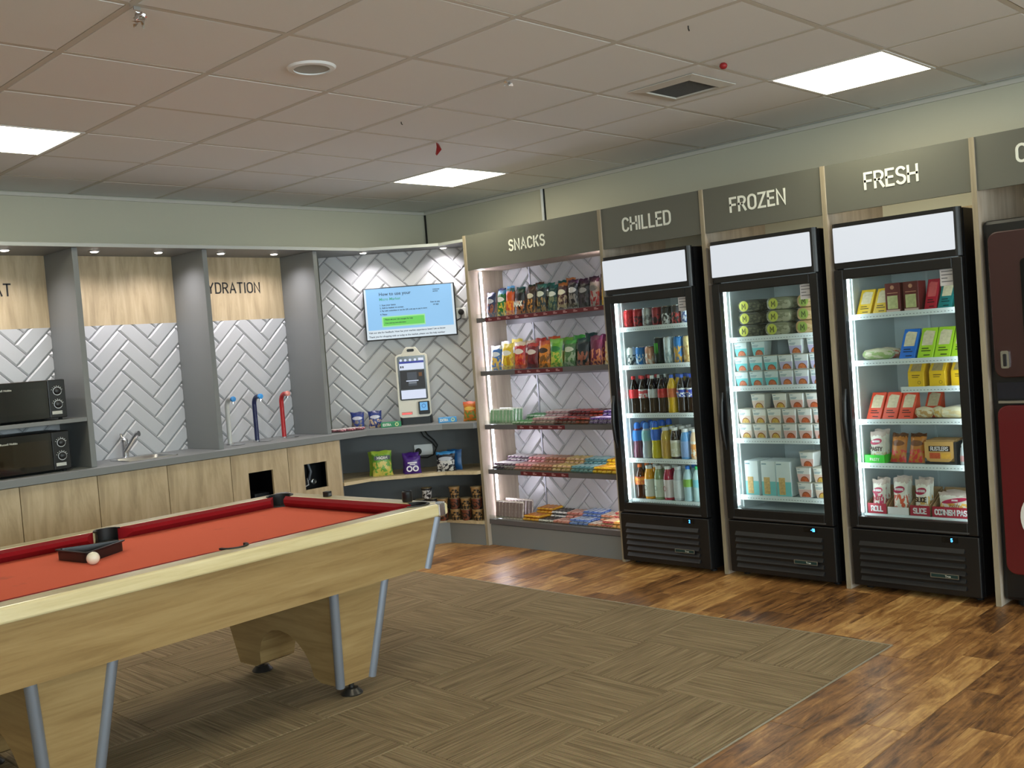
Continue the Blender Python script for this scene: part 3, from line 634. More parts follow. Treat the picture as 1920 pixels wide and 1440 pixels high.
# sockets and cables
def socket(label, c, z, plug_dx, w=.146):
    t = thing('wall_socket', label, 'socket', (c[0],c[1],z), -PI/4)
    B().box(-w/2,-.012,-.043,w/2,0,.043).build('plate', WHITE, t, bevel=.003)
    for x in (plug_dx+.055, ) if w > .1 else (): B().box(x-.006,-.0155,.012,x+.006,-.012,.026).build('switch', WHITE, t)
    return t
socket('white double wall socket on the back of the corner shelves', (-.667,-.531), .705, -.035)
pg = thing('power_plug', 'black plug and looped cable below the payment kiosk', 'plug', (-.667,-.531,.705), -PI/4)
B().lathe([(.026,0),(.026,.02),(.02,.042),(.008,.044)],14,M=Matrix.Rotation(PI/2,4,'X'),c=(-.04,-.0125,-.01)).build('plug', BLKM, pg, smooth=True)
B().tube([(-.04,-.045,-.03),(-.02,-.06,-.055),(.03,-.06,-.06),(.08,-.05,-.04),(.105,-.04,.01),(.07,-.035,.06),(.01,-.03,.11),(-.02,-.03,.174)],.005,8).build('cable', BLKM, pg, smooth=True)
B().tube([(.10,-.03,.0),(.115,-.03,.03),(.09,-.025,.07),(.04,-.02,.12),(.01,-.02,.174)],.005,8).build('cable', BLKM, pg, smooth=True)
socket('white wall socket beside the wall screen on the tiles', (-.396,-.798), 1.762, 0, .09)
pg = thing('power_plug', 'black plug with short cable beside the wall screen', 'plug', (-.396,-.798,1.762), -PI/4)
B().lathe([(.024,0),(.024,.02),(.019,.04),(.008,.042)],14,M=Matrix.Rotation(PI/2,4,'X'),c=(.004,-.0125,.008)).build('plug', BLKM, pg, smooth=True)
B().tube([(.004,-.045,-.012),(.0,-.05,-.04),(-.03,-.04,-.055),(-.07,-.025,-.045),(-.11,-.02,-.03)],.004,8).build('cable', BLKM, pg, smooth=True)

# ================================================================== RIGHT WALL : posts, signs, snack shelves
RZ = -PI/2
POSTS = [-1.205,-2.498,-3.283,-4.064,-4.849,-5.634]
pn = ['left of the snack shelves','between snack shelves and chilled fridge','between chilled and frozen fridges','between frozen and fresh fridges','between fresh fridge and coffee machine','beyond the coffee machine']
for y, n in zip(POSTS, pn):
    t = thing('upright_panel', 'tall narrow wooden upright panel '+n, 'panel', (0,y,0), RZ, 'wooden upright panels')
    B().box(0,-.695,0,.025,-.001,2.31).build('board', SIDE, t); B().box(0,-.698,0,.025,-.695,2.31).build('front_edge', POST, t)
BAYS = [('SNACKS',0,1,.071,2.146,-1.675,1.06),('CHILLED',1,2,.079,2.145,-2.697,1.0),('FROZEN',2,3,.078,2.150,-3.492,1.0),('FRESH',3,4,.081,2.149,-4.312,1.0),('COFFEE',4,5,.079,2.156,-5.064,1.0)]
for s, a, b_, h, z, ty, k in BAYS:
    y0, y1 = POSTS[a]-.025, POSTS[b_]; w = y0-y1
    t = thing('sign_panel', 'grey header panel lettered %s in white' % s, 'sign', (0,y0,2.05), RZ, 'grey header signs')
    B().box(.0005,-.690,0,w-.0005,-.672,.26).build('board', SIGN, t)
    target = {'SNACKS':.338,'CHILLED':.365,'FROZEN':.350,'FRESH':.276}.get(s)
    spc = .17
    if target: spc = max(.05, (target/h-sum(GL[c][0] for c in s))/(len(s)-1))
    lettering(B(), s, y0-ty, z-2.05, -.6901, h, .0125, .003, sp=spc).build('lettering', LETTER, t)
# boards seen in the gap above each fridge
CREAM = mat('cream_board',(206,200,158),.6)
for k, (a, n) in enumerate(((1,'chilled'),(2,'frozen'),(3,'fresh'),(4,'coffee'))):
    y0 = POSTS[a]-.025
    t = thing('bay_back_board', 'wooden and cream backing board in the gap above the %s bay' % (n if n != 'coffee' else 'coffee machine'), 'panel', (0,y0,0), RZ)
    B().box(.0,-.03,1.4,.30,-.002,2.05).build('board', OAK, t); B().box(.306,-.03,1.4,.52,-.002,2.05).build('board', OAK, t); B().box(.521,-.03,1.4,.759,-.002,2.05).build('cream_board', CREAM, t)
# snack unit
y0 = POSTS[0]-.025; SWD = y0-POSTS[1]
splashback('glossy white herringbone wall tiles behind the snack shelves', (-.325,y0-.001,.15), RZ, SWD-.002, 2.05-.15, ox=.235, oz=1.935)
su = thing('snack_unit', 'tall open snack display with five grey shelves and LED strips', 'shelving', (0,y0,0), RZ)
B().box(0,-.66,0,SWD,-.64,.155).build('plinth', GREY, su); B().box(.28,-.3405,.2,.292,-.3362,2.05).build('joint_strip', mat('joint_grey',(150,152,160),.4,.5), su)
B().box(0,-.670,2.051,SWD,-.33,2.06).build('top_panel', SIDE, su)
SHZ = [1.695,1.300,.900,.565,.195]
STRIP = mat('price_strip_red',(96,26,34),.4); STRIPG = mat('price_strip_grey',(92,90,92),.4); SHG = mat('shelf_grey',(132,132,136),.45,.3)
redspan = [(.10,1.22),(.36,.82),(.34,.80),(.34,.80),None]
for k, z in enumerate(SHZ):
    s = B().box(.018,-.632 if k < 4 else -.66,z-.018,SWD-.018,-.345,z).box(.018,-.345,z-.06,SWD-.018,-.342,z).build('shelf', SHG, su)
    fy = -.632 if k < 4 else -.66
    B().box(.002,fy-.012,z-.034,SWD-.002,fy,z-.0).build('price_rail', STRIPG, s)
    if redspan[k]:
        a, c = redspan[k]; B().box(a,fy-.014,z-.031,c,fy-.012,z-.004).build('price_strip', STRIP, s)
        bb = B(); x = a+.03
        while x < c-.06: bb.box(x,fy-.0146,z-.023,x+.035,fy-.014,z-.018); bb.box(x,fy-.0146,z-.014,x+.02,fy-.014,z-.010); x += .092
        bb.build('price_print', mat('strip_print',(190,150,150),.5), s)
    B().box(.002,fy-.010,z,SWD-.002,fy-.008,z+.032).build('clear_lip', glass_mat(), s)
LED = mat('led_strip',(244,240,255),.5,emit=LED_E)
for x in (0, SWD-.012):
    ls = thing('led_strip', 'vertical white LED strip on %s side of the snack shelves' % ('left' if x == 0 else 'right'), 'light strip', (0,y0,0), RZ)
    B().box(x,-.588,.2,x+.012,-.566,2.04).build('channel', mat('led_channel',(200,200,205),.4), ls)
    B().box(x+.0121 if x == 0 else x-.004,-.586,.2,x+.016 if x == 0 else x-.0001,-.568,2.04).build('diffuser', LED, ls)

# ================================================================== FRIDGES
LINER = mat('fridge_liner',(214,220,222),.5); WIRE = mat('shelf_white',(228,234,236),.4); FLED = mat('fridge_led',(235,248,255),.5,emit=FRIDGE_E)
CAN = mat('canopy_glow',(236,242,250),.4,emit=CANOPY_E); BLUE = mat('digit_blue',(60,150,255),.4,emit=5)
def fridge(nm, fx, yc, zs, digit, sticker=True, half=None):
    t = thing('display_fridge', 'black glass-door display fridge under the %s sign' % nm, 'fridge', (fx,yc,0), RZ, 'black display fridges')
    hw = .34; bk = -fx-.035
    B().box(-hw,.05,.028,-hw+.035,bk,1.985).box(hw-.035,.05,.028,hw,bk,1.985).box(-hw+.035,bk-.03,.05,hw-.035,bk,1.985).box(-hw+.035,.05,1.75,hw-.035,bk-.03,1.985).box(-hw+.035,.05,.05,hw-.035,bk-.03,.38).build('body', BLK, t)
    ib = bk-.034
    B().box(-hw+.0355,.052,.38,-hw+.04,ib,1.749).box(hw-.04,.052,.38,hw-.0355,ib,1.749).box(-hw+.04,ib-.005,.38,hw-.04,ib,1.749).box(-hw+.04,.052,1.744,hw-.04,ib-.005,1.749).box(-hw+.04,.052,.38,hw-.04,ib-.005,.385).build('liner', LINER, t)
    for x in (-.10,.12): B().box(x,ib-.012,.40,x+.012,ib-.005,1.73).build('shelf_rail', WIRE, t)
    for x in (-hw+.04,hw-.046): B().box(x,.12,.40,x+.006,.135,1.73).build('shelf_rail', WIRE, t)
    # canopy
    cp = B().prism(rrect(-hw,-.045+.045,hw,.05,.03,4), 1.748, 1.99).build('canopy', BLK, t)
    B().prism(rrect(-hw+.012,1.780,hw-.030,1.968,.004,2), .0, .003, UP).build('light_panel', CAN, cp)
    # door
    B_ = B().box(-hw+.002,0,.345,-hw+.052,.044,1.742).box(hw-.052,0,.345,hw-.002,.044,1.742).box(-hw+.052,0,1.69,hw-.052,.044,1.742).box(-hw+.052,0,.345,hw-.052,.044,.408)
    d = B_.build('door', BLK, t, bevel=.004, seg=2)
    B().box(-hw+.04,-.0015,.352,hw-.045,.0,.360).build('edge_trim', mat('door_trim',(92,94,98),.35,.6), d)
    B().box(-hw+.052,.030,.408,hw-.052,.036,1.69).build('glass', glass_mat(), d)
    hp = [(-hw+.024,.002,.76),(-hw+.022,-.012,.82),(-hw+.020,-.020,.93),(-hw+.022,-.012,1.04),(-hw+.024,.002,1.10)]
    B().tube(hp,[.008,.012,.014,.012,.008],10).build('handle', BLK, d, smooth=True)
    if sticker:
        st = B().box(hw-.125,.0292,1.605,hw-.056,.0298,1.688).build('sticker', mat('sticker_paper',(206,204,204),.6), d)
        bb = B()
        for k in range(4): bb.box(hw-.118,.0288,1.675-.017*k,hw-.118+(.055 if k != 2 else .03),.0292,1.679-.017*k)
        bb.build('sticker_print', mat('sticker_ink',(90,90,94),.6), st)
    # shelves
    for k, z in enumerate(zs):
        x0 = -.297 if not (half and k == half) else -.05
        s = B().box(x0,.10,z-.012,.297,ib-.03,z-.006).box(x0,.094,z-.026,.297,.10,z+.004).build('shelf', WIRE, t)
        bb = B(); x = x0+.012
        while x < .285: bb.box(x,.0932,z-.016,x+.008,.094,z-.012); x += .018
        bb.build('ticket_marks', mat('ticket_grey',(150,160,164),.5), s)
    for x, sx in ((-hw+.041,1),(hw-.055,-1)):
        B().box(x,.054,.42,x+.014,.066,1.72).build('interior_light', FLED, t)
    # grille
    g = B().box(-hw+.002,.004,.028,hw-.002,.05,.338).build('grille_panel', BLK, t, bevel=.006)
    for k in range(6): 
        z = .062+.038*k
        B().hexa([(-hw+.05,.004,z),(hw-.075,.004,z),(hw-.075,.003,z+.02),(-hw+.05,.003,z+.02)],[(-hw+.05,-.012,z+.001),(hw-.075,-.012,z+.001),(hw-.075,.003,z+.022),(-hw+.05,.003,z+.022)]).build('slat', mat('slat_black',(24,25,27),.45), g)
    dp = B().box(.155,.001,.302,.235,.004,.328).build('display_window', mat('display_black',(8,8,10),.2), g)
    lettering(B(), digit, .20, .307, .0008, .016, .003, .0006).build('digits', BLUE, dp)
    bd = B().box(.09,-.014,.118,.235,-.012,.142).build('badge', mat('badge_chrome',(150,156,156),.3,.9), g)
    B().box(.095,-.0145,.122,.23,-.014,.138).build('badge_field', mat('badge_dark',(40,70,72),.3,.5), bd); ftext('badge_lettering','True', LETTER, bd, .165, .125, -.0147, .015)
    for x in (-.29,.29):
        for y in (.10,bk-.06): B().lathe([(.02,0),(.02,.01),(.012,.015),(.012,.052)],10,c=(x,y,0)).build('foot', BLKM, t)
    return (fx, yc)
F1 = fridge('CHILLED', -.75, -2.884, [1.53,1.285,.972,.680,.415], '2')
F2 = fridge('FROZEN', -.722, -3.684, [1.415,1.124,.813,.474], '-18')
F3 = fridge('FRESH', -.702, -4.448, [1.493,1.242,1.092,.922,.683,.405], '5', half=2)
# coffee machine
cm = thing('coffee_machine', 'tall black and dark red coffee vending machine under the COFFEE sign', 'coffee machine', (-.70,POSTS[4]-.405,0), RZ)
B().box(-.376,.03,.03,.365,.64,1.90).build('body', BLK, cm, bevel=.02); DRED = mat('machine_red',(92,15,24),.3,coat=.4)
B().prism(rrect(-.345,1.135,.345,1.84,.045,5), 0, .04, Matrix.Translation((0,.04,0)) @ UP).build('upper_door', mat('machine_maroon',(54,26,27),.35,coat=.4), cm, bevel=.006)
B().prism(rrect(-.345,.17,.345,1.0,.05,5), 0, .04, Matrix.Translation((0,.04,0)) @ UP).build('lower_door', DRED, cm, bevel=.006)
B().box(-.345,.02,1.03,.345,.04,1.11).build('tray_panel', mat('tray_dark',(20,22,34),.4), cm); B().box(-.335,-.004,1.01,.345,.02,1.022).build('tray_edge', STEEL, cm)
B().prism(rrect(-.20,1.12,.345,1.70,.02,4), .04, .046, Matrix.Translation((0,.04,0)) @ UP).build('screen_panel', mat('screen_dark',(8,9,14),.15), cm)
lk = B().prism(rrect(-.310,1.18,-.272,1.265,.008,3), .04, .052, Matrix.Translation((0,.04,0)) @ UP).build('lock', CHROME, cm)
B().prism(rrect(-.298,1.19,-.284,1.25,.004,2), .0005, .006, Matrix.Translation((0,-.012,0)) @ UP).build('lock_slot', BLKM, lk)
B().lathe([(.155,0),(.155,.003)],40,M=Matrix.Rotation(PI/2,4,'X'),c=(-.11,0,.455)).build('disc_emblem', mat('disc_white',(222,220,214),.5), cm)
for x in (-.3,.3): B().lathe([(.03,0),(.03,.032)],12,c=(x,.1,0)).build('foot', BLKM, cm)

# ================================================================== POOL TABLE
pt = thing('pool_table', 'pool table with red cloth, pale wood rails and silver trims', 'pool table', (-3.937,-2.73,0), math.radians(3.3))
ZR = .795; ZB = .744; RX, RY = 1.04, .61; IX, IY = .945, .515
RED = cloth_mat(); CUSH = mat('cushion_red',(134,17,25),.9,spec=.2)
def arcp(cx, cy, r, a0, a1, n=9): return [(cx+r*math.cos(math.radians(a0+(a1-a0)*i/n)), cy+r*math.sin(math.radians(a0+(a1-a0)*i/n))) for i in range(n+1)]
CR, MR = .060, .050; KX, KY = IX-.010, IY-.010; t0 = math.degrees(math.asin(.010/CR))
RAILY = wood('rail_wood_y', (196,178,132), (212,196,150), (222,208,166), 1, .25, 12, 2, coat=.5)
for sy in (-1, 1):   # long rails, scooped for two corner and one middle pocket
    P_ = [(-RX,-RY),(RX,-RY)]+arcp(KX,-KY,CR,-45,-180+t0)+arcp(0,-IY+.022,MR,-26,-154)+arcp(-KX,-KY,CR,-t0,-135)
    P_ = [(x,-sy*y) for x, y in P_]
    B().prism(P_ if sy < 0 else P_[::-1], ZR-.055, ZR).build('rail', RAILW, pt, bevel=.009, seg=3)
for sx in (-1, 1):   # end rails
    P_ = [(RX,-RY),(RX,RY)]+arcp(KX,KY,CR,45,270-t0)[:1]+arcp(KX,KY,CR,45,90+t0)+arcp(KX,-KY,CR,270-t0 if 0 else -90-t0,-45)
    Q_ = [(RX,-RY),(RX,RY)]+arcp(KX,KY,CR,45,90-t0 if 0 else 45)[:1]
    P_ = [(RX,-RY),(RX,RY)]+[p for p in arcp(KX,KY,CR,45,-80) if p[0] >= IX-.001]+[p for p in arcp(KX,-KY,CR,80,-45) if p[0] >= IX-.001]
    P_ = [(sx*x,y) for x, y in P_]
    B().prism(P_ if sx > 0 else P_[::-1], ZR-.055, ZR).build('rail', RAILY, pt, bevel=.009, seg=3)
B().box(-IX,-IY,ZB-.03,IX,IY,ZB).build('cloth', RED, pt)
def cushion(p0, p1, nrm):
    p0, p1, nrm = Vector(p0), Vector(p1), Vector(nrm); d = (p1-p0).normalized(); w = .05
    def sec(p, s):
        q = p+nrm*w+d*s*.05   # nose pulled in at the jaws
        return [(p.x,p.y,ZB+.001),(p.x+nrm.x*.02+d.x*s*.02,p.y+nrm.y*.02+d.y*s*.02,ZB+.001),(q.x,q.y,ZB+.026),(q.x,q.y,ZR-.008),(p.x,p.y,ZR-.001)]
    a, b_ = sec(p0, 1), sec(p1, -1)
    B().add(a+b_, [(0,1,2,3,4),(9,8,7,6,5)]+[(i,(i+1)%5,5+(i+1)%5,5+i) for i in range(5)]).build('cushion', CUSH, pt)
for s in (-1, 1):
    cushion((-IX+.045,s*IY), (-.055,s*IY), (0,-s)); cushion((.055,s*IY), (IX-.045,s*IY), (0,-s)); cushion((s*IX,-IY+.045), (s*IX,IY-.045), (-s,0))
PK = mat('pocket_black',(10,10,11),.55)
def pocket(cx, cy, a0, a1, r=.058):
    n = 12; pts = [(cx+r*math.cos(math.radians(a0+(a1-a0)*i/n)), cy+r*math.sin(math.radians(a0+(a1-a0)*i/n))) for i in range(n+1)]
    out = [(cx+(r+.012)*math.cos(math.radians(a0+(a1-a0)*i/n)), cy+(r+.012)*math.sin(math.radians(a0+(a1-a0)*i/n))) for i in range(n+1)]
    vs = [(x,y,ZB-.005) for x,y in pts]+[(x,y,ZR+.004) for x,y in pts]+[(x,y,ZR+.004) for x,y in out]+[(x,y,ZR-.003) for x,y in out]
    m = n+1; fs = []
    for i in range(n): fs += [(i,i+1,m+i+1,m+i),(m+i,m+i+1,2*m+i+1,2*m+i),(2*m+i,2*m+i+1,3*m+i+1,3*m+i)]
    o = B().add(vs, fs).build('pocket', PK, pt, smooth=True)
    B().lathe([(r-.002,ZB+.0005),(r-.002,ZB+.0012)],20,c=(cx,cy,0)).build('pocket_hole', BLKM, o)
    return o
pocket(0, IY-.022, -4, 184, .047); pocket(0, -IY+.022, 176, 364, .047)
for sx in (-1,1):
    for sy in (-1,1):
        a = math.degrees(math.atan2(sy,sx)); pocket(sx*KX, sy*KY, a-118, a+118, .057)
# sloping cabinet under the rails
TX, TY, BX, BY = 1.005, .585, .965, .535
def quadwall(a, b_, a2, b2, m, nrm):
    n = Vector(nrm)*.02
    B().hexa([(*a,.51),(*b_,.51),(b_[0]-n.x,b_[1]-n.y,.51),(a[0]-n.x,a[1]-n.y,.51)], [(*a2,ZR-.055),(*b2,ZR-.055),(b2[0]-n.x,b2[1]-n.y,ZR-.055),(a2[0]-n.x,a2[1]-n.y,ZR-.055)]).build('side_panel', m, pt)
APY = wood('apron_wood_y', (138,110,70), (158,130,86), (172,145,100), 1, .4, 14, 2)
quadwall((-BX,-BY),(BX,-BY),(-TX,-TY),(TX,-TY),APRON,(0,-1)); quadwall((BX,BY),(-BX,BY),(TX,TY),(-TX,TY),APRON,(0,1))
quadwall((BX,-BY),(BX,BY),(TX,-TY),(TX,TY),APY,(1,0)); quadwall((-BX,BY),(-BX,-BY),(-TX,TY),(-TX,-TY),APY,(-1,0))
B().box(-BX+.02,-BY+.02,.515,BX-.02,BY-.02,.53).build('underside', mat('underside_board',(70,58,44),.8), pt)
for sx in (-1,1):
    for sy in (-1,1):
        B().tube([(sx*(BX-.008),sy*(BY-.008),.508),(sx*(TX-.008),sy*(TY-.008),ZR-.052)],.021,10).build('corner_trim', SILV, pt, smooth=True)
        c = B(); c.prism(rrect(-.055,-.055,.055,.055,.03,4), -.058, .004)
        o = c.build('corner_cap', CHROME, pt, bevel=.01, seg=3, loc=(sx*(RX-.045),sy*(RY-.045),ZR)) if 0 else None
        pr = [(sx*(RX+.003),sy*(RY-.06)),(sx*(RX+.003),sy*(RY-.02)),(sx*(RX-.02),sy*(RY+.003)),(sx*(RX-.06),sy*(RY+.003)),(sx*(RX-.06),sy*(RY-.02)),(sx*(RX-.02),sy*(RY-.06))]
        B().prism(pr if sx*sy > 0 else pr[::-1], ZR-.058, ZR+.002).build('corner_cap', CHROME, pt, bevel=.006, seg=2)
# pedestal legs with an arch
def leg(cx, name):
    zt, zb = .515, .062
    hx = lambda z: .092+(z-zb)/(zt-zb)*.056
    yt, yb = .455, .375
    prof = [(-yt,zt),(-yb,zb),(-yb+.13,zb)]
    for k in range(0, 11):
        a = PI*k/10; prof.append((-.20*math.cos(a)*(1 if 0 else 1), zb+.02+.19*math.sin(a)))
    prof += [(yb-.13,zb),(yb,zb),(yt,zt)]
    n = len(prof); vs = [(cx-hx(z),y,z) for y,z in prof]+[(cx+hx(z),y,z) for y,z in prof]
    L_ = B().add(vs, [tuple(range(n)), tuple(range(2*n-1,n-1,-1))]+[(i,n+i,n+(i+1)%n,(i+1)%n) for i in range(n)]).build('leg', APRON, pt)
    L_.data.materials.append(APY)
    for p_ in L_.data.polygons: p_.material_index = 1 if abs(p_.normal.x) > .7 else 0
    for s in (-1,1):
        for q in (-1,1):
            if s < 0: B().tube([(cx+q*(hx(zt)-.004),s*(yt-.004),zt),(cx+q*(hx(zb)-.004),s*(yb-.004),zb)],.021,10).build('leg_trim', SILV, L_, smooth=True)
        B().lathe([(.048,0),(.05,.008),(.036,.022),(.03,.03),(.012,.032),(.012,.066)],18,c=(cx,s*.335,0)).build('foot', mat('foot_dark',(70,68,66),.35,.7), L_, smooth=True)
leg(.63,'a'); leg(-.63,'b')
TM = Matrix.Translation((-3.937,-2.73,0)) @ Matrix.Rotation(math.radians(3.3),4,'Z')
def T(x, y, z): return tuple(TM @ Vector((x,y,z)))
# rack, ball, chalk
RKT = [(-.320,.306),(-.072,.196),(-.298,.074)]
def tri(r, scale, flare=0):
    c = Vector((sum(p[0] for p in RKT)/3, sum(p[1] for p in RKT)/3)); out = []
    P = [c+(Vector(p)-c)*scale for p in RKT]
    for i in range(3):
        p0, p, p1 = P[i-1], P[i], P[(i+1)%3]; d0 = (p0-p).normalized(); d1 = (p1-p).normalized()
        a = p+d0*r; b2 = p+d1*r
        for k in range(6):
            t = k/5; out.append(tuple(a*(1-t)**2+p*2*t*(1-t)+b2*t*t))
    return out
rk = thing('triangle_rack', 'black plastic triangle rack lying on the red cloth', 'rack', T(0,0,ZB), math.radians(3.3))
o1, o2, i1, i2 = tri(.035,1.0), tri(.035,1.08), tri(.03,.88), tri(.03,.92); n = len(o1)
vs = [(x,y,.001) for x,y in o1]+[(x,y,.036) for x,y in o1]+[(x,y,.040) for x,y in o2]+[(x,y,.044) for x,y in o2]+[(x,y,.044) for x,y in i2]+[(x,y,.001) for x,y in i1]
B().add(vs, [(j*n+i,j*n+(i+1)%n,((j+1)%6)*n+(i+1)%n,((j+1)%6)*n+i) for j in range(6) for i in range(n)]).build('frame', mat('rack_black',(20,21,23),.3), rk, smooth=True)
tag(B().sphere((0,0,.0254),.0254,24,14).build('cue_ball', mat('ball_ivory',(236,228,206),.12,coat=.5), smooth=True, loc=T(-.298,.024,ZB+.0005)), 'white cue ball resting against the black triangle rack', 'ball')
ch = thing('chalk_holder', 'black chalk holder on the end rail near the close corner pocket', 'chalk', T(.995,-.395,ZR))
B().lathe([(.022,0),(.024,.004),(.024,.046),(.02,.05)],16).build('holder', BLK, ch, smooth=True); B().box(-.011,-.011,.046,.011,.011,.053).build('chalk', mat('chalk_navy',(30,36,48),.9), ch)
ch = thing('chalk_cube', 'small black chalk cube on end rail toward the far corner pocket', 'chalk', T(.995,.19,ZR), .3)
B().box(-.016,-.016,0,.016,.016,.026).build('cube', BLK, ch, bevel=.002); B().box(-.010,-.0168,.006,.010,-.016,.018).build('paper_label', mat('chalk_label',(90,90,92),.6), ch)

# ================================================================== PRODUCTS
# shared product meshes, front toward -y, base at z = 0
_pm = {}
def cached(key, fn):
    if key not in _pm: _pm[key] = fn()
    return _pm[key]
DUMMY = mat('blank_card',(220,220,220),.5)
def bag_mesh(w, h, d, seed=0):
    def f():
        r = random.Random(seed); nx, nz = 8, 10; b = B(); vs = []; fs = []
        for side in (-1, 1):
            for j in range(nz+1):
                v = j/nz; z = v*h
                seal = 0 if v < .06 or v > .93 else min(1, (v-.04)/.2, (.96-v)/.16)
                ww = w*(1-.10*math.sin(PI*v)) if .05 < v < .95 else w
                for i in range(nx+1):
                    u = i/nx*2-1
                    p = max(0, 1-abs(u)**2.4)**.6*max(0, seal)**.6
                    vs.append((u*ww/2+r.uniform(-1,1)*.0015, side*(p*d/2*(1+r.uniform(-.14,.14))+.0006)+(.004*math.sin(7*u+seed) if v > .93 else 0), z+(.003*math.sin(5*u+seed*2) if j in (nz,) else 0)))
        m = (nx+1)*(nz+1)
        for s in (0, 1):
            for j in range(nz):
                for i in range(nx):
                    a = s*m+j*(nx+1)+i; q = (a, a+1, a+nx+2, a+nx+1); fs.append(q if s == 0 else q[::-1])
        for j in range(nz):
            for i in (0, nx):
                a = j*(nx+1)+i; fs.append((a, a+nx+1, m+a+nx+1, m+a))
        for i in range(nx):
            fs.append((i, m+i, m+i+1, i+1)); a = nz*(nx+1)+i; fs.append((a, a+1, m+a+1, m+a))
        return b.add(vs, fs).mesh('bag', DUMMY, smooth=True)
    return cached(('bag',w,h,d,seed), f)
def bar_mesh(l, w, h, seed=0):
    """flow wrapped bar, long axis along y, crimped fins at both ends"""
    def f():
        ny, nx = 8, 4; b = B(); vs = []; fs = []; r = random.Random(seed)
        ys = [-.5,-.43,-.40,-.2,0,.2,.40,.43,.5]
        for j, yv in enumerate(ys):
            fin = 0 if abs(yv) > .42 else 1
            for i in range(8):
                a = 2*PI*(i+.5)/8; x = math.copysign(abs(math.cos(a))**.6, math.cos(a)); z = math.copysign(abs(math.sin(a))**.6, math.sin(a))
                vs.append((x*w/2*(1 if fin else 1.04), yv*l, h/2+z*h/2*(1 if fin else .12)+r.uniform(-.0006,.0006)))
        fs = [(j*8+i, j*8+(i+1)%8, (j+1)*8+(i+1)%8, (j+1)*8+i) for j in range(8) for i in range(8)]
        fs += [tuple(range(7,-1,-1)), tuple(64+i for i in range(8))]
        return b.add(vs, fs).mesh('bar', DUMMY, smooth=True)
    return cached(('bar',l,w,h,seed), f)
def place(name, me, m, loc, rz, label, cat, group=None, rot=None):
    o = put(name, me, None, loc, rz, m, rot); return tag(o, label, cat, group)
def front_text(o, s, x, z, y, h, wt, m, center=True, name='lettering'):
    return lettering(B(), s, x, z, y, h, wt, .0008, center, .16).build(name, m, o)
SN = ['top','second','third','fourth','bottom']
y0s = POSTS[0]-.025
def SW(lx, ly, z): return (ly, y0s-lx, z)     # snack unit local to world
# ---- crisps on the two upper shelves : (description, base, top, food, logo)
row1 = [('navy blue',(34,46,84),(40,52,96),(150,90,60),(190,190,200)),('green',(36,110,50),(60,140,190),(214,190,70),(230,230,220)),('orange and teal',(206,84,30),(30,90,90),(240,150,40),None),('black bold-lettered',(22,22,24),(24,60,44),(190,110,50),None),
  ('dark brown and gold',(52,36,26),(80,50,30),(190,130,60),(220,214,190)),('black and teal',(26,44,46),(40,110,100),(150,120,70),(210,216,200)),('dark teal',(20,64,62),(30,90,90),(110,120,90),(214,220,210)),('plum brown',(70,40,44),(180,110,60),(170,150,120),(230,224,200)),
  ('black',(26,24,28),(60,30,60),(120,116,110),(190,190,190)),('glossy black',(20,20,22),(48,26,50),(60,50,60),(150,150,150)),('grey and red',(150,140,134),(70,30,50),(150,40,40),(110,110,110)),('yellow',(214,170,50),(236,220,200),(230,190,80),None)]
row2 = [('white and blue',(60,110,180),(214,220,226),(214,180,90),(214,222,230)),('bright yellow',(226,196,40),(236,214,90),(190,140,30),(230,230,220)),('red',(180,30,34),(226,206,180),(210,90,40),(232,220,210)),('maroon',(110,24,32),(190,60,50),(90,16,24),(214,200,190)),
  ('orange and gold',(214,130,40),(206,90,50),(120,80,30),(60,40,24)),('lime green',(96,160,50),(120,180,70),(190,190,80),(44,120,60)),('green and grey',(70,110,64),(60,150,60),(140,160,130),(190,200,180)),('black and teal',(20,36,42),(24,60,60),(150,90,70),None),
  ('purple',(104,34,66),(80,20,56),(206,130,90),None),('cream and gold',(216,200,160),(120,40,70),(200,150,60),None)]
for si, row in ((0,row1),(1,row2)):
    pitch = 1.205/len(row)
    for k, (n, c1, c2, c3, lg) in enumerate(row):
        m = pack('crisps_%d_%d' % (si,k), c1, c2, c3, .32, .5, logo=lg, seed=k+si*13)
        for dep in (0, 1):
            x = .05+pitch*(k+.45)+random.uniform(-.006,.006); hh = [.182,.19,.198][(k+dep) % 3]+.022*dep
            o = place('crisp_bag', bag_mesh((.090,.115)[si], hh, .046, (k*2+dep) % 5), m, SW(x+.008*dep, -.575+.09*dep, SHZ[si]+.0015), RZ+random.uniform(-.12,.12),
                '%s crisp bag, %s from left, %s row, %s snack shelf' % (n, nth(k), ('front','back')[dep], SN[si]), 'crisp bag', 'crisp bags on the %s snack shelf' % SN[si], rot=(random.uniform(-.2,-.08),0,RZ+random.uniform(-.1,.06)))
            if dep == 0 and si == 0 and k == 3: front_text(o, 'MAX', 0, .055, -.030, .034, .009, LETTER)
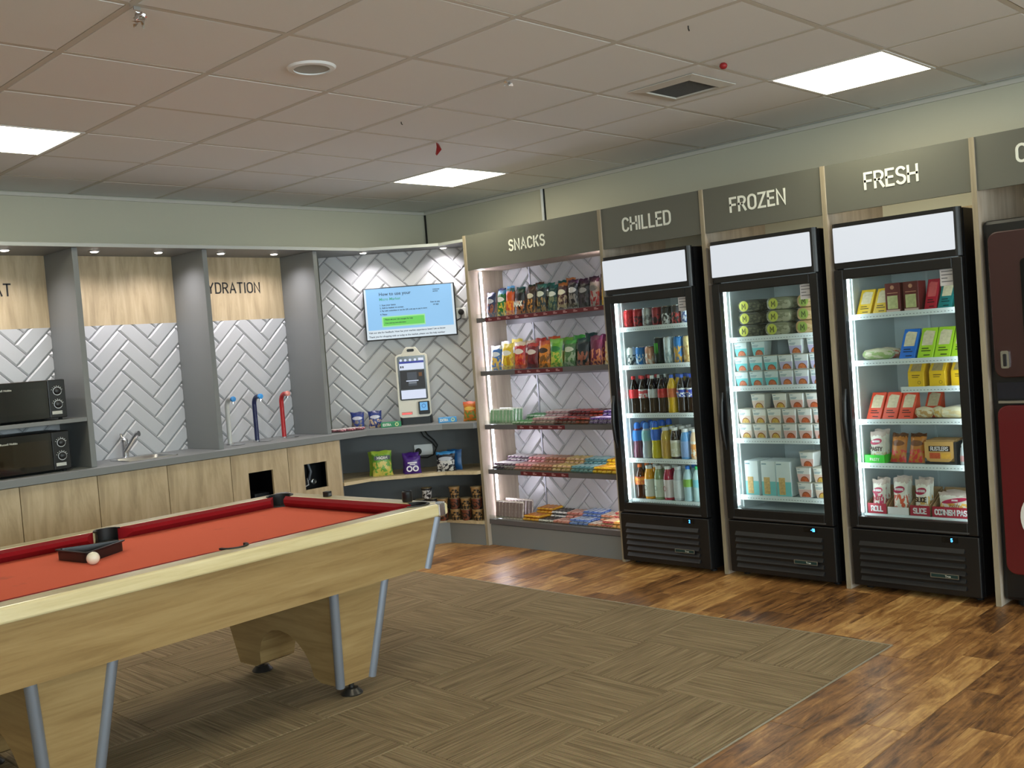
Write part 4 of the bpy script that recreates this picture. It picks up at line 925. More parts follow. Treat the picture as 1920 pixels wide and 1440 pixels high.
# ---- bars
def barrow(shelf, zone0, zone1, n, desc, c1, c2, lay=1, l=.13, w=.033, h=.023, depth=2, up=False, yf=-.565):
    m = pack('bar_'+desc.replace(' ','_')+str(shelf), c1, c2, c2, .3, .55, seed=shelf*7+int(zone0*50))
    z = SHZ[shelf]; step = (zone1-zone0)/n
    for q in range(depth):
        nl = lay+(1 if q and not up else 0)
        for L_ in range(nl):
            for k in range(n):
                lab = '%s, %s from left, %s%s row, %s snack shelf' % (desc, nth(k), ('' if nl == 1 else ('lower ','upper ','top ')[L_]), ('front','back')[q], SN[shelf])
                x = zone0+step*(k+.5)
                if up:
                    o = place('snack_bar', bar_mesh(l,w,h,k%3), m, SW(x, -.60+q*.10+.02*(k%2)*0, z+l/2*math.cos(.25)+.001), RZ, lab, 'snack bar', desc+'s', rot=(PI/2-.18+random.uniform(-.03,.03), 0, RZ+.25+random.uniform(-.06,.06)))
                else:
                    o = place('snack_bar', bar_mesh(l,w,h,k%3), m, SW(x, yf+q*(l+.006)+L_*.012, z+.0008+L_*(h+.0005)+q*.012), RZ, lab, 'snack bar', desc+'s', rot=(.05 if q else .0, 0, RZ+random.uniform(-.07,.07)))
# third shelf
barrow(2,.03,.27,7,'striped white gum pack',(216,218,208),(120,160,124),1,.115,.03,.016,2,up=True)
barrow(2,.27,.46,5,'green and white mint bar',(190,206,190),(70,160,80),1)
barrow(2,.46,.68,6,'pink brown wafer bar',(150,104,104),(220,206,200),2)
barrow(2,.68,.88,5,'black wrapped chocolate bar',(54,40,40),(160,60,60),2)
barrow(2,.88,1.0,3,'red brown chocolate bar',(150,52,30),(70,30,24),2)
barrow(2,1.0,1.24,6,'purple chocolate bar',(64,30,110),(196,180,210),2)
# fourth shelf
barrow(3,.03,.25,6,'dark purple chocolate bar',(62,24,58),(220,214,216),2)
barrow(3,.25,.42,4,'pink biscuit bar',(206,120,124),(230,180,176),2,w=.034,h=.022)
barrow(3,.42,.62,5,'orange brown nut bar',(176,112,84),(200,150,120),2,w=.034,h=.022)
barrow(3,.62,.80,4,'tan cereal bar',(196,160,126),(226,200,120),2,w=.036,h=.022)
barrow(3,.80,1.0,5,'teal cereal bar',(70,130,140),(150,190,190),2,w=.034,h=.022)
barrow(3,1.0,1.25,6,'bright yellow cereal bar',(232,196,40),(214,150,30),2,w=.036,h=.022)
# bottom shelf
barrow(4,.02,.30,8,'white upright protein bar',(222,214,204),(120,104,100),1,.135,.034,.02,2,up=True)
barrow(4,.30,.46,4,'golden yellow oat bar',(226,176,50),(200,120,30),2,w=.036,h=.02,depth=2)
barrow(4,.46,.60,4,'white and black cookie bar',(222,220,214),(44,36,36),1)
barrow(4,.60,.75,4,'salmon pink bar',(196,112,96),(226,180,160),1)
barrow(4,.75,.92,4,'bright blue crisp bar',(44,92,176),(190,206,226),2,w=.038,h=.02)
barrow(4,.92,1.04,3,'orange and cream bar',(206,130,90),(220,210,190),1)
barrow(4,1.04,1.14,3,'dark red chocolate bar',(160,34,44),(226,190,150),2)
barrow(4,1.14,1.25,3,'orange yellow fruit bar',(232,160,80),(230,206,120),2)
place('sweet_pouch', bag_mesh(.085,.10,.04,2), pack('pouch_orange',(206,130,60),(170,90,50),(230,190,120),.35,logo=(240,230,200)), SW(1.10,-.40,SHZ[2]+.0005), RZ, 'small orange pouch standing behind purple bars, third snack shelf', 'pouch')

# ---- drinks
def can(desc, c1, c2, pos, label, tall=False, group=None, mark=None):
    h, r = (.168,.033) if tall else (.116,.033)
    t = thing('drink_can', label, 'can', pos, RZ+random.uniform(-.2,.2), group)
    def f():
        return B().lathe([(r*.78,0),(r*.95,.006),(r,.014),(r,h-.018),(r*.93,h-.009),(r*.82,h-.003)],18).mesh('body', DUMMY, smooth=True)
    put('body', cached(('can',tall), f), t, m=pack('can_'+desc.replace(' ','_'), c1, c1, c2, .28, .62, .25, seed=len(desc)))
    put('lid', cached(('lid',tall), lambda: B().lathe([(r*.82,h-.004),(r*.84,h),(r*.78,h),(r*.76,h-.004),(.002,h-.004)],18).mesh('lid', CHROME, smooth=True)), t)
    if mark:
        b = B()
        for k in (-1,0,1): b.add([(k*.010-.003,-r-.0006,h*.78),(k*.010+.003,-r-.0006,h*.80),(k*.011+.002,-r-.0006,h*(.40-.04*(k==0))),(k*.011-.001,-r-.0006,h*.44)],[(0,1,2,3)])
        b.build('claw_emblem', mat('claw_green',mark,.4), t)
    return t
def bottle(desc, liquid, labelc, capc, pos, label, h=.232, r=.032, shape='cola', group=None, lab2=None):
    t = thing('drink_bottle', label, 'bottle', pos, RZ+random.uniform(-.25,.25), group)
    P = {'cola':[(.7,0),(.95,.01),(1,.05),(.93,.30),(1.0,.40),(1.0,.66),(.93,.74),(.62,.85),(.42,.91),(.40,.96)],
         'sport':[(.8,0),(1,.02),(1,.22),(.84,.40),(.98,.56),(.98,.72),(.80,.82),(.58,.86),(.55,.88)],
         'juice':[(.85,0),(1,.02),(1,.62),(.98,.70),(.72,.86),(.60,.90),(.58,.93)],
         'water':[(.8,0),(1,.02),(.95,.12),(1,.22),(.95,.32),(1,.40),(1,.66),(.85,.78),(.5,.90),(.42,.93),(.42,.95)]}[shape]
    body = cached(('bt',shape,h,r), lambda: B().lathe([(a*r,z*h) for a,z in P],16).mesh('body', DUMMY, smooth=True))
    clear = shape == 'water'
    put('body', body, t, m=mat('liquid_%d_%d_%d' % liquid, liquid, .12, coat=.5))
    z0, z1 = {'cola':(.42,.66),'sport':(.50,.80),'juice':(.08,.60),'water':(.42,.64)}[shape]
    rr = [(a, z) for a, z in P]
    def rad(z):
        for (a0,b0),(a1,b1) in zip(P,P[1:]):
            if b0 <= z <= b1: return a0+(a1-a0)*(z-b0)/(b1-b0)
        return 1
    put('label', cached(('lb',shape,h,r), lambda: B().lathe([((rad(z0+(z1-z0)*i/5)*r+.0008),(z0+(z1-z0)*i/5)*h) for i in range(6)],16,caps=False).mesh('label', DUMMY, smooth=True)), t,
        m=pack('blabel_'+desc.replace(' ','_'), labelc, lab2 or labelc, lab2 or labelc, .4, .5, seed=len(desc)))
    c0 = P[-1][1]; cr = {'cola':.44,'sport':.62,'juice':.66,'water':.46}[shape]
    prof = [(cr*r,c0*h-.006),(cr*r,c0*h+.012),(cr*r*.9,c0*h+.015)] if shape != 'sport' else [(cr*r,c0*h-.006),(cr*r*1.05,c0*h+.012),(cr*r*.9,c0*h+.026),(cr*r*.45,c0*h+.034)]
    put('cap', cached(('cp',shape,h,r), lambda: B().lathe(prof,14).mesh('cap', DUMMY, smooth=True)), t, m=mat('cap_%d_%d_%d' % capc, capc, .35))
    return t
def FW(F, lx, ly, z): return (F[0]+ly, F[1]-lx, z)
def col(F, k, dep, z, pitch=.0745, x0=-.253, d0=.138, dp=.074): return FW(F, x0+pitch*k+random.uniform(-.002,.002), d0+dp*dep, z)
DR = ['front','second','third']
zs1 = [1.531,1.286,.973,.681,.416]
cans1 = [('red cola can',(196,24,30),(150,16,22),None),('red and black cola can',(170,26,32),(60,20,24),None),('silver cola can',(180,182,180),(120,120,120),None),('dark red soda can',(150,28,34),(60,20,24),None),('black energy can',(26,26,28),(200,200,200),None),('black white and red energy can',(40,36,40),(190,60,60),None),('white and blue energy can',(206,210,220),(90,110,160),None)]
cans2 = [('white patterned small can',(206,210,206),(70,80,80),0),('sky blue small can',(50,120,190),(190,210,224),0),('peach coloured small can',(206,150,120),(226,214,200),0),('black tall can with green claw mark',(20,24,22),(30,50,34),1),('pale silver tall can',(196,206,206),(150,170,176),1),('blue tall can',(40,120,190),(206,160,70),1),('cream and gold tall can',(226,206,150),(190,150,90),1)]
for k, (d, c1, c2, _) in enumerate(cans1):
    for q in (0, 1): can(d, c1, c2, col(F1,k,q,zs1[0]), '%s, %s from left, %s row, top shelf, chilled fridge' % (d,nth(k),DR[q]), False, 'cans on top chilled shelf')
for k, (d, c1, c2, tl) in enumerate(cans2):
    for q in (0, 1): can(d, c1, c2, col(F1,k,q,zs1[1]), '%s, %s row, second shelf, chilled fridge' % (d,DR[q]), bool(tl), 'cans on second chilled shelf', (90,220,60) if k == 3 and q == 0 else None)
cola = (28,14,12)
b3 = [('cola bottle with bright red label',cola,(200,30,40),(190,24,30)),('cola bottle with rosy red label',cola,(206,70,76),(200,40,44)),('diet cola bottle with silver label',cola,(196,200,202),(226,226,224)),('sugar free cola bottle with scarlet label',cola,(190,32,28),(40,36,36)),('orange soda bottle with blue cap',(214,170,30),(206,110,60),(40,90,190)),('dark cola bottle with blue and white label',cola,(40,60,150),(60,100,200)),('dark cola bottle with blue, red and white label',cola,(60,70,160),(50,80,190))]
for k, (d, lq, lc, cc) in enumerate(b3):
    for q in (0,1,2):
        t = bottle(d, lq, lc, cc, col(F1,k,q,zs1[2]), '%s, %s row, third shelf, chilled fridge' % (d,DR[q]), .236, .032, 'cola', 'cola bottles on third chilled shelf', (220,220,220) if k in (1,5,6) else None)
        if k in (5,6) and q == 0:
            t.rotation_euler = (0,0,RZ-.4)
            b = B(); zc = .236*.54
            disc = lambda z0,z1: [(.015*math.cos(a), -.0338-.0*a, zc+.015*math.sin(a)) for a in [PI*2*i/16 for i in range(16)]]
            B().add(disc(0,0),[tuple(range(16))]).build('round_emblem', mat('emblem_white',(226,226,230),.4), t)
            hb = lambda s: [(.013*math.cos(a), -.0342, zc+s*.002+s*.013*math.sin(a)) for a in [PI*i/8 for i in range(9)]]
            B().add(hb(1),[tuple(range(9))]).build('emblem_red', mat('emblem_red',(190,40,50),.4), t); B().add(hb(-1),[tuple(range(9))]).build('emblem_blue', mat('emblem_blue',(30,70,160),.4), t)
b4 = [('sports bottle with blue sleeve over purple drink',(110,60,84),(40,120,206),(40,110,200),'sport',.225),('sports bottle with pale teal sleeve',(170,180,190),(130,190,190),(60,130,210),'sport',.225),('sports bottle with blue sleeve over yellow drink',(206,190,40),(40,100,200),(30,100,206),'sport',.235),('gold drink bottle with black ring',(196,166,70),(190,150,70),(220,220,216),'juice',.20),('dark coffee bottle with cream label',(44,32,28),(206,200,170),(226,224,220),'juice',.20),('blue milkshake bottle',(90,150,206),(130,160,206),(222,222,220),'juice',.19),('orange and white milkshake bottle',(226,196,160),(220,150,80),(226,224,218),'juice',.19)]
for k, (d, lq, lc, cc, shp, hh) in enumerate(b4):
    for q in (0,1,2): bottle(d, lq, lc, cc, col(F1,k,q,zs1[3]), '%s, %s row, fourth shelf, chilled fridge' % (d,DR[q]), hh, .033, shp, 'bottles on fourth chilled shelf', (226,220,206) if k in (4,6) else None)
b5 = [('iced tea bottle with orange cap',(60,26,14),(226,150,50),(226,110,40),'cola'),('orange juice bottle with white label',(236,160,30),(222,220,210),(226,226,222),'juice'),('green juice bottle with pale label',(140,160,120),(206,216,200),(226,226,222),'juice'),('pink juice bottle with white label',(180,40,70),(226,214,216),(226,226,222),'juice'),('clear drink bottle with white label',(190,196,200),(214,218,220),(220,222,222),'juice'),('water bottle with green label and blue cap',(170,200,206),(130,180,80),(40,110,200),'water'),('water bottle with green cap',(176,206,206),(120,190,200),(60,190,110),'water')]
for k, (d, lq, lc, cc, shp) in enumerate(b5):
    for q in (0,1,2):
        t = bottle(d, lq, lc, cc, col(F1,k,q,zs1[4]), '%s, %s row, bottom shelf, chilled fridge' % (d,DR[q]), .218, .0335, shp, 'bottles on bottom chilled shelf', (200,90,50) if k == 0 else None)
        if q == 0 and k in (1,2,3):
            t.rotation_euler = (0,0,RZ-.4)
            B().lathe([(.013,0),(.016,0),(.016,.0008),(.013,.0008)],18,M=Matrix.Rotation(PI/2,4,'X'),c=(0,-.0338,.218*.34),caps=False).build('ring_mark', mat('ring_mark_%d'%k,[0,(120,110,90),(120,140,120),(170,40,70)][k],.5), t)

# ---- frozen fridge
def bunpack(desc, dark, disc, pos, label, txt=None):
    t = thing('bun_pack', label, 'bun pack', pos, RZ+random.uniform(-.08,.08), 'stacked bun packs on top frozen shelf')
    def f():
        b = B(); P = rrect(-.075,0,.075,.072,.028,4); n = len(P)
        b.prism(P, -.075, .075, Matrix.Translation((0,0,0)) @ UP); return b.mesh('wrap', DUMMY, smooth=True, bevel=.008)
    put('wrap', cached('bun', f), t, (0,.06,0), m=pack('bun_'+desc, dark[0], dark[0], dark[1], .22, .75, seed=len(desc)))
    o = B().lathe([(.031,0),(.031,.0008)],18,M=Matrix.Rotation(PI/2,4,'X'),c=(-.030,-.0155,.036)).build('round_label', mat('bun_label_'+desc, disc, .4), t)
    lettering(B(), 'M', -.030, .020, -.0165, .030, .005, .0006, True).build('lettering', INK, o)
    return t
bunk = [('dark',((62,64,56),(96,96,80)),(206,206,70),'dark bun pack with yellow round label, %s in left stack, top frozen shelf'),('olive',((128,128,104),(160,158,134)),(196,200,80),'olive bun pack with yellow round label, %s in middle stack, top frozen shelf'),('tan',((186,150,106),(206,176,132)),(150,170,80),'tan bun pack with green round label, %s in right stack, top frozen shelf')]
for k, (d, dk, ds, lab) in enumerate(bunk):
    for q in range(3): bunpack(d, dk, ds, FW(F2,-.185+.19*k+random.uniform(-.006,.006),.14+.01*q,1.4165+.0735*q), lab % ('bottom','middle','top')[q])
def tub(kind, pos, label):
    base, lower, food = {'teal':((214,226,226),(110,196,200),(206,110,70)),'lilac':((224,226,226),(190,180,214),(220,120,70)),'pink':((230,226,222),(226,184,178),(206,100,60)),'cream':((232,228,220),(226,200,184),(214,170,80))}[kind]
    t = thing('meal_tub', label, 'meal tub', pos, RZ+random.uniform(-.03,.03), 'ready meal tubs in the frozen fridge'); t.scale = (1, 1, .9)
    def f():
        a, c, h = .036, .045, .094
        return B().hexa([(-a,-a,0),(a,-a,0),(a,a,0),(-a,a,0)],[(-c,-c,h),(c,-c,h),(c,c,h),(-c,c,h)]).mesh('carton', DUMMY, bevel=.003, seg=1)
    put('carton', cached('tub', f), t, m=mat('tub_'+kind, base, .45))
    put('lid', cached('tublid', lambda: B().box(-.0465,-.0465,.094,.0465,.0465,.097).mesh('lid', DUMMY)), t, m=mat('tub_lid',(196,190,176),.5))
    fy = lambda z: -(.036+.009*z/.094)-.0008
    def band(): return B().add([(-.035,fy(.004),.004),(.035,fy(.004),.004),(.0415,fy(.052),.052),(-.0415,fy(.052),.052)],[(0,1,2,3)]).mesh('colour_band', DUMMY)
    put('colour_band', cached('tubband', band), t, m=mat('tubband_'+kind, lower, .5))
    def dish(): return B().add([(.027*math.cos(a)+.004, fy(.005+.034*math.sin(a))-.0006, .005+.034*math.sin(a)) for a in [PI*i/12 for i in range(13)]],[tuple(range(13))]).mesh('dish_picture', DUMMY)
    put('dish_picture', cached('tubdish', dish), t, m=mat('tubdish_'+kind, food, .5, var=.55, bscale=140))
    def rim():
        vs = []; A = [PI*i/12 for i in range(13)]
        for r0 in (1.0, .84): vs += [(.027*r0*math.cos(a)+.004, fy(.005+.034*r0*math.sin(a))-.0009, .005+.034*r0*math.sin(a)) for a in A]
        return B().add(vs, [(i,i+1,14+i,13+i) for i in range(12)]).mesh('dish_rim', DUMMY)
    put('dish_rim', cached('tubrim', rim), t, m=mat('tubrim',(150,80,50),.5))
    def txt():
        b = B()
        for zq, w0 in ((.082,.016),(.066,.040),(.058,.034)): b.add([(-.036,fy(zq)-.0004,zq),(-.036+w0,fy(zq)-.0004,zq),(-.036+w0,fy(zq+.004)-.0004,zq+.004),(-.036,fy(zq+.004)-.0004,zq+.004)],[(0,1,2,3)])
        return b.mesh('small_print', DUMMY)
    put('small_print', cached('tubtxt', txt), t, m=mat('tub_ink',(120,150,160),.5))
    return t
RW_ = ['bottom','middle','top']
def tubs(z, plan, shelf):
    for lvl, row in enumerate(plan):   # layers of tubs
        for k, (x, kind) in enumerate(row):
            tub(kind, FW(F2, x, (.152+.003*lvl), z+.0008+.0884*lvl), '%s meal tub, %s from left, %s layer, %s frozen shelf' % ({'teal':'white and teal','lilac':'white and lilac','pink':'white and pink','cream':'white and cream'}[kind], nth(k), RW_[lvl], shelf))
six = [-.243+.0972*k for k in range(6)]
tubs(1.125, [[(x,'teal' if k < 3 else 'lilac') for k, x in enumerate(six)],[(x,'teal' if k < 3 else 'lilac') for k, x in enumerate(six)],[(-.242,'teal'),(-.125,'teal'),(.115,'lilac'),(.232,'lilac')]], 'second')
tubs(.814, [[(x,'cream' if k < 3 else 'pink') for k, x in enumerate(six)],[(x,'cream' if k < 3 else 'pink') for k, x in enumerate(six)],[(-.15,'cream'),(-.01,'cream'),(.10,'pink'),(.205,'pink')]], 'third')
tubs(.475, [[(.12,'pink'),(.225,'cream')],[(.115,'pink'),(.22,'cream')],[(.14,'pink')]], 'bottom')
for k in range(3):
    t = thing('tall_meal_box', 'tall white and teal frozen meal carton, %s from left, bottom frozen shelf' % nth(k), 'carton', FW(F2,-.222+.108*k-(.012 if k == 2 else 0),.17,.4755), RZ+.05*k, 'tall frozen meal cartons')
    B().box(-.045,-.06,0,.045,.10,.205).build('carton', mat('tall_carton',(220,228,228),.45), t, bevel=.002, seg=1)
    B().box(-.0445,-.0606,.002,.0445,-.06,.085).build('teal_band', mat('tall_teal',(120,196,196),.5), t); B().box(-.03,-.0612,.01,.008,-.0606,.11).build('food_picture', mat('tall_food',(206,170,110),.5,var=.5,bscale=90), t)
    B().box(-.04,-.0606,.185,-.01,-.06,.192).build('small_print', mat('tub_ink',(120,150,160),.5), t)

# ---- fresh fridge
FILL = mat('sandwich_fill',(214,200,166),.5,var=.35,bscale=60); FILLG = mat('sandwich_fill_green',(196,196,140),.5,var=.4,bscale=50)
def wedge(c, cn, pos, label, w=.075, h=.165, d=.075, lean=.0, rz=0., win=None, text=None):
    t = thing('sandwich_pack', label, 'sandwich', pos, RZ+rz, 'sandwich packs in the fresh fridge')
    key = ('wd',w,h,d)
    def f(): return B().hexa([(-w/2,-d/2,0),(w/2,-d/2,0),(w/2,d/2,0),(-w/2,d/2,0)],[(-w/2,d/2-.012,h),(w/2,d/2-.012,h),(w/2,d/2,h),(-w/2,d/2,h)]).mesh('carton', DUMMY, bevel=.002, seg=1)
    put('carton', cached(key, f), t, m=mat('wedge_'+cn, c, .4, var=.08, bscale=25))
    fy = lambda z: -d/2+(d-.012)*z/h-.0008
    def win_(): return B().add([(-w*.34,fy(h*.42),h*.42),(w*.34,fy(h*.42),h*.42),(w*.38,fy(h*.88),h*.88),(-w*.20,fy(h*.92),h*.92),(-w*.34,fy(h*.84),h*.84)],[(0,1,2,3,4)]).mesh('window', DUMMY)
    put('window', cached(key+('w',), win_), t, m=win or FILL)
    def pr():
        b = B()
        for zq, a, q in ((.30,-.3,.15),(.22,-.3,.3),(.08,-.1,.3)): b.add([(w*a,fy(h*zq)-.0003,h*zq),(w*q,fy(h*zq)-.0003,h*zq),(w*q,fy(h*(zq+.035))-.0003,h*(zq+.035)),(w*a,fy(h*(zq+.035))-.0003,h*(zq+.035))],[(0,1,2,3)])
        return b.mesh('small_print', DUMMY)
    put('small_print', cached(key+('t',), pr), t, m=mat('wedge_ink_'+cn, tuple(int(x*.35) for x in c), .5))
    return t
z = 1.4935
for k in range(2): wedge((226,186,40),'yellow',FW(F3,-.248+.092*k,.178,z),'yellow sandwich pack, %s from left, top fresh shelf' % nth(k),.082,.135,.09,rz=-.06)
for k in range(2):
    t = thing('sandwich_box', 'tall dark brown sandwich box, %s one, top fresh shelf' % ('left','right')[k], 'sandwich', FW(F3,-.075+.098*k,.16,z), RZ-.08, 'tall sandwich boxes')
    B().box(-.042,-.035,0,.042,.05,.155).build('carton', mat('box_brown',(104,34,34),.45), t, bevel=.002, seg=1); B().box(-.03,-.0358,.018,.028,-.035,.088).build('window', FILLG, t)
    B().lathe([(.011,0),(.011,.0008)],14,M=Matrix.Rotation(PI/2,4,'X'),c=(0,-.035,.132)).build('round_emblem', mat('emblem_tan',(196,140,110),.5), t); B().box(-.038,-.0358,.001,.038,-.035,.014).build('base_label', mat('emblem_pale',(220,190,180),.5), t); B().box(-.03,-.0358,.100,.03,-.035,.104).build('small_print', mat('emblem_tan',(196,140,110),.5), t)
wedge((176,26,48),'crimson',FW(F3,.112,.178,z),'crimson red sandwich pack beside brown boxes, top fresh shelf',.06,.158,.10,rz=.05,win=mat('crimson_fill',(206,90,90),.5,var=.3))
wedge((30,120,120),'teal',FW(F3,.190,.178,z),'teal sandwich pack, top fresh shelf',.072,.15,.10,rz=-.06)
wedge((110,170,90),'leaf',FW(F3,.258,.180,z),'leaf green sandwich pack at right end, top fresh shelf',.05,.14,.09)
z = 1.2425
def roll(c1, c2, l, pos, label, rz=0, nm='r'):
    o = place('wrapped_roll', cached(('roll',l), lambda: B().tube([(-l/2,0,.028),(-l*.42,0,.030),(-l*.2,.004,.032),(0,0,.034),(l*.2,-.004,.032),(l*.42,0,.030),(l/2,0,.028)],[.012,.026,.030,.032,.030,.026,.012],12).mesh('roll', DUMMY, smooth=True)), pack('roll_'+nm,c1,c1,c2,.25,.7,seed=3), pos, RZ+rz, label, 'bread roll', 'wrapped rolls in the fresh fridge'); return o
roll((196,190,160),(150,170,110),.17,FW(F3,-.19,.16,z),'clear wrapped salad roll at left end, second fresh shelf',.05,'a'); roll((206,190,160),(190,110,90),.17,FW(F3,-.18,.242,z),'clear wrapped salad roll behind another, second fresh shelf',-.1,'b')
wedge((40,110,190),'blue2',FW(F3,-.06,.27,z),'blue sandwich pack standing behind, second fresh shelf',.10,.13,.08,rz=-.1)
wedge((30,110,206),'blue',FW(F3,-.024,.182,z),'bright blue sandwich pack in front, second fresh shelf',.085,.155,.10,rz=-.05)
for k in range(3): wedge((166,206,40),'lime',FW(F3,.072+.088*k,.182,z),'lime green sandwich pack, %s from left, second fresh shelf' % nth(k),.084,.155,.10,rz=-.05)
z = 1.0925
for k in range(3):
    t = thing('snack_carton', 'yellow carton with sloping window top, %s from left, half shelf, fresh fridge' % nth(k), 'carton', FW(F3,.02+.112*k,.165,z), RZ-.03, 'yellow window cartons')
    B().prism([(-.04,0),(.055,0),(.055,.125),(.0,.125),(-.04,.078)], -.042, .042, Matrix(((0,0,1,0),(1,0,0,0),(0,1,0,0),(0,0,0,1)))).build('carton', mat('carton_yellow',(236,190,30),.45), t, bevel=.002, seg=1)
    B().add([(-.028,-.0375,.0826),(.028,-.0375,.0826),(.024,-.006,.1196),(-.024,-.006,.1196)],[(0,1,2,3)]).build('window', mat('carton_window',(170,150,110),.3,var=.5,bscale=50), t)
    B().box(-.02,-.0408,.058,.022,-.04,.063).box(-.02,-.0408,.048,.014,-.04,.052).build('small_print', mat('carton_ink',(120,90,20),.5), t); B().lathe([(.007,0),(.009,0),(.009,.0008),(.007,.0008)],12,M=Matrix.Rotation(PI/2,4,'X'),c=(.018,-.04,.022),caps=False).build('ring_mark', mat('carton_ink',(120,90,20),.5), t)
z = .9225
for k in range(4): wedge((226,76,46),'orange',FW(F3,-.228+.088*k+(.014 if k == 3 else 0),(.182+(.075 if k == 3 else 0)),z),'orange red sandwich pack, %s from left, fourth fresh shelf' % nth(k),.082,.138,.10,rz=-.06)
roll((214,200,170),(190,150,100),.09,FW(F3,.045,.150,z),'wrapped seeded roll beside orange packs, fourth fresh shelf',.1,'c'); roll((220,206,170),(206,170,100),.06,FW(F3,.115,.165,z),'small wrapped roll in the middle right, fourth fresh shelf',-.1,'d'); roll((230,220,190),(226,206,160),.15,FW(F3,.205,.15,z),'pale wrapped baguette at right end, fourth fresh shelf',.0,'e'); roll((226,224,216),(200,196,186),.15,FW(F3,.205,.235,z),'white wrapped baguette behind, fourth fresh shelf',.0,'f')
z = .6835
OV = mat('oval_crimson',(170,30,70),.4); OVW = mat('oval_white',(230,224,224),.4); BR = mat('brown_ink',(60,40,24),.5)
def pasty(pos, label, w, h, c, txt=None, tc=None, rot=None, seed=0, split=.5, foodc=(206,160,100)):
    o = place('pasty_bag', bag_mesh(w,h,.034,seed), pack('pasty_%d_%d_%d' % c, (226,220,208), (200,180,170), c, .3, split, seed=seed), pos, RZ, label, 'pasty bag', 'pasty bags in the fresh fridge', rot)
    oc = lambda a,b_,y: [(a*math.cos(t_), y, h*.66+b_*math.sin(t_)+.18*a*math.cos(t_)) for t_ in [2*PI*i/18 for i in range(18)]]
    e = B().add(oc(w*.36,h*.10,-.0245),[tuple(range(18))]).build('oval_logo', OV, o)
    lettering(B(), 'GINSTERS', 0, h*.64, -.0252, h*.055, h*.016, .0005, True, .1).build('lettering', OVW, e)
    if txt: front_text(o, txt, 0, h*.36, -.0245, h*.12, h*.03, tc or BR)
    return o
gb = thing('green_tray', 'bright green cardboard tray at left end, fifth fresh shelf', 'tray', FW(F3,-.225,.15,z), RZ)
B().box(-.055,-.045,0,.055,-.042,.045).box(-.055,.085,0,.055,.088,.045).box(-.055,-.042,0,-.052,.085,.045).box(.052,-.042,0,.055,.085,.045).box(-.052,-.042,0,.052,.085,.003).build('tray', mat('tray_green',(60,206,60),.5), gb); lettering(B(),'PASTY',-.0,.014,-.0452,.014,.003,.0005,True).build('lettering', LETTER, gb)
pasty(FW(F3,-.225,.148,z+.0038),'pasty bag in the green tray, fifth fresh shelf',.092,.165,(214,180,130),'PASTY',BR,(-.12,0,RZ-.04),1,.3)
pasty(FW(F3,-.225,.203,z+.0038),'pasty bag behind, in the green tray, fifth fresh shelf',.09,.172,(206,170,130),None,None,(-.10,0,RZ-.03),2,.3)
for k in range(2):
    o = place('pastry_bag', bag_mesh(.092,.16,.05,3+k), pack('pastry_bag_%d'%k,(190,120,50),(96,56,30),(206,60,60),.3,.4,seed=k+5,logo=(120,70,36)), FW(F3,-.115+.100*k,.150,z+.003), RZ, 'golden brown pastry bag, %s one, fifth fresh shelf' % ('left','right')[k], 'pastry bag', 'golden pastry bags', rot=(-.30,0,RZ-.08))
rb = thing('burger_box', 'tan card burger box lettered RUSTLERS, fifth fresh shelf', 'carton', FW(F3,.120,.135,z), RZ)
B().box(-.082,.0,0,.082,.15,.012).box(.070,.0,.012,.082,.15,.115).build('tray', mat('burger_tray',(44,46,50),.4), rb)
B().prism([(-.08,.118),(-.08,.035),(-.055,.013),(.045,.013),(.069,.035),(.069,.118)], .0, .0+.004, UP).build('front_card', mat('burger_card',(206,160,96),.5,var=.12,bscale=20), rb)
for q in range(3): B().box(-.078,.012+.045*q,.013,.067,.05+.045*q,.126).build('burger_carton', mat('burger_kraft',(186,146,96),.55), rb, bevel=.002, seg=1)
B().box(-.058,-.0052,.068,.052,-.0042,.096).build('name_plate', mat('plate_dark',(50,34,28),.4), rb); lettering(B(),'RUSTLERS',-.003,.073,-.0053,.018,.0034,.0006,True,.12).build('lettering', OVW, rb); B().box(-.055,-.0050,.03,.0,-.0042,.06).build('picture', mat('burger_pic',(190,84,50),.5,var=.4,bscale=60), rb); B().box(.005,-.0050,.03,.055,-.0042,.06).build('picture', mat('burger_pic2',(226,170,70),.5,var=.3,bscale=60), rb)
sb = thing('sauce_bottle', 'small white sauce bottle with pointed cap, fifth fresh shelf', 'bottle', FW(F3,.248,.135,z), RZ)
B().lathe([(.024,0),(.027,.006),(.027,.05),(.024,.072),(.022,.09),(.012,.1)],16).build('body', mat('sauce_clear',(196,204,210),.2), sb, smooth=True); B().lathe([(.0272,.02),(.0274,.05)],16,caps=False).build('label', mat('sauce_label',(206,150,150),.5), sb, smooth=True); B().lathe([(.018,.088),(.019,.105),(.012,.115),(.010,.135),(.006,.145)],14).build('cap', WHITE, sb, smooth=True)
z = .4065
CARDR = mat('tray_crimson',(166,34,56),.5); KRAFT = mat('card_kraft',(176,142,104),.6)
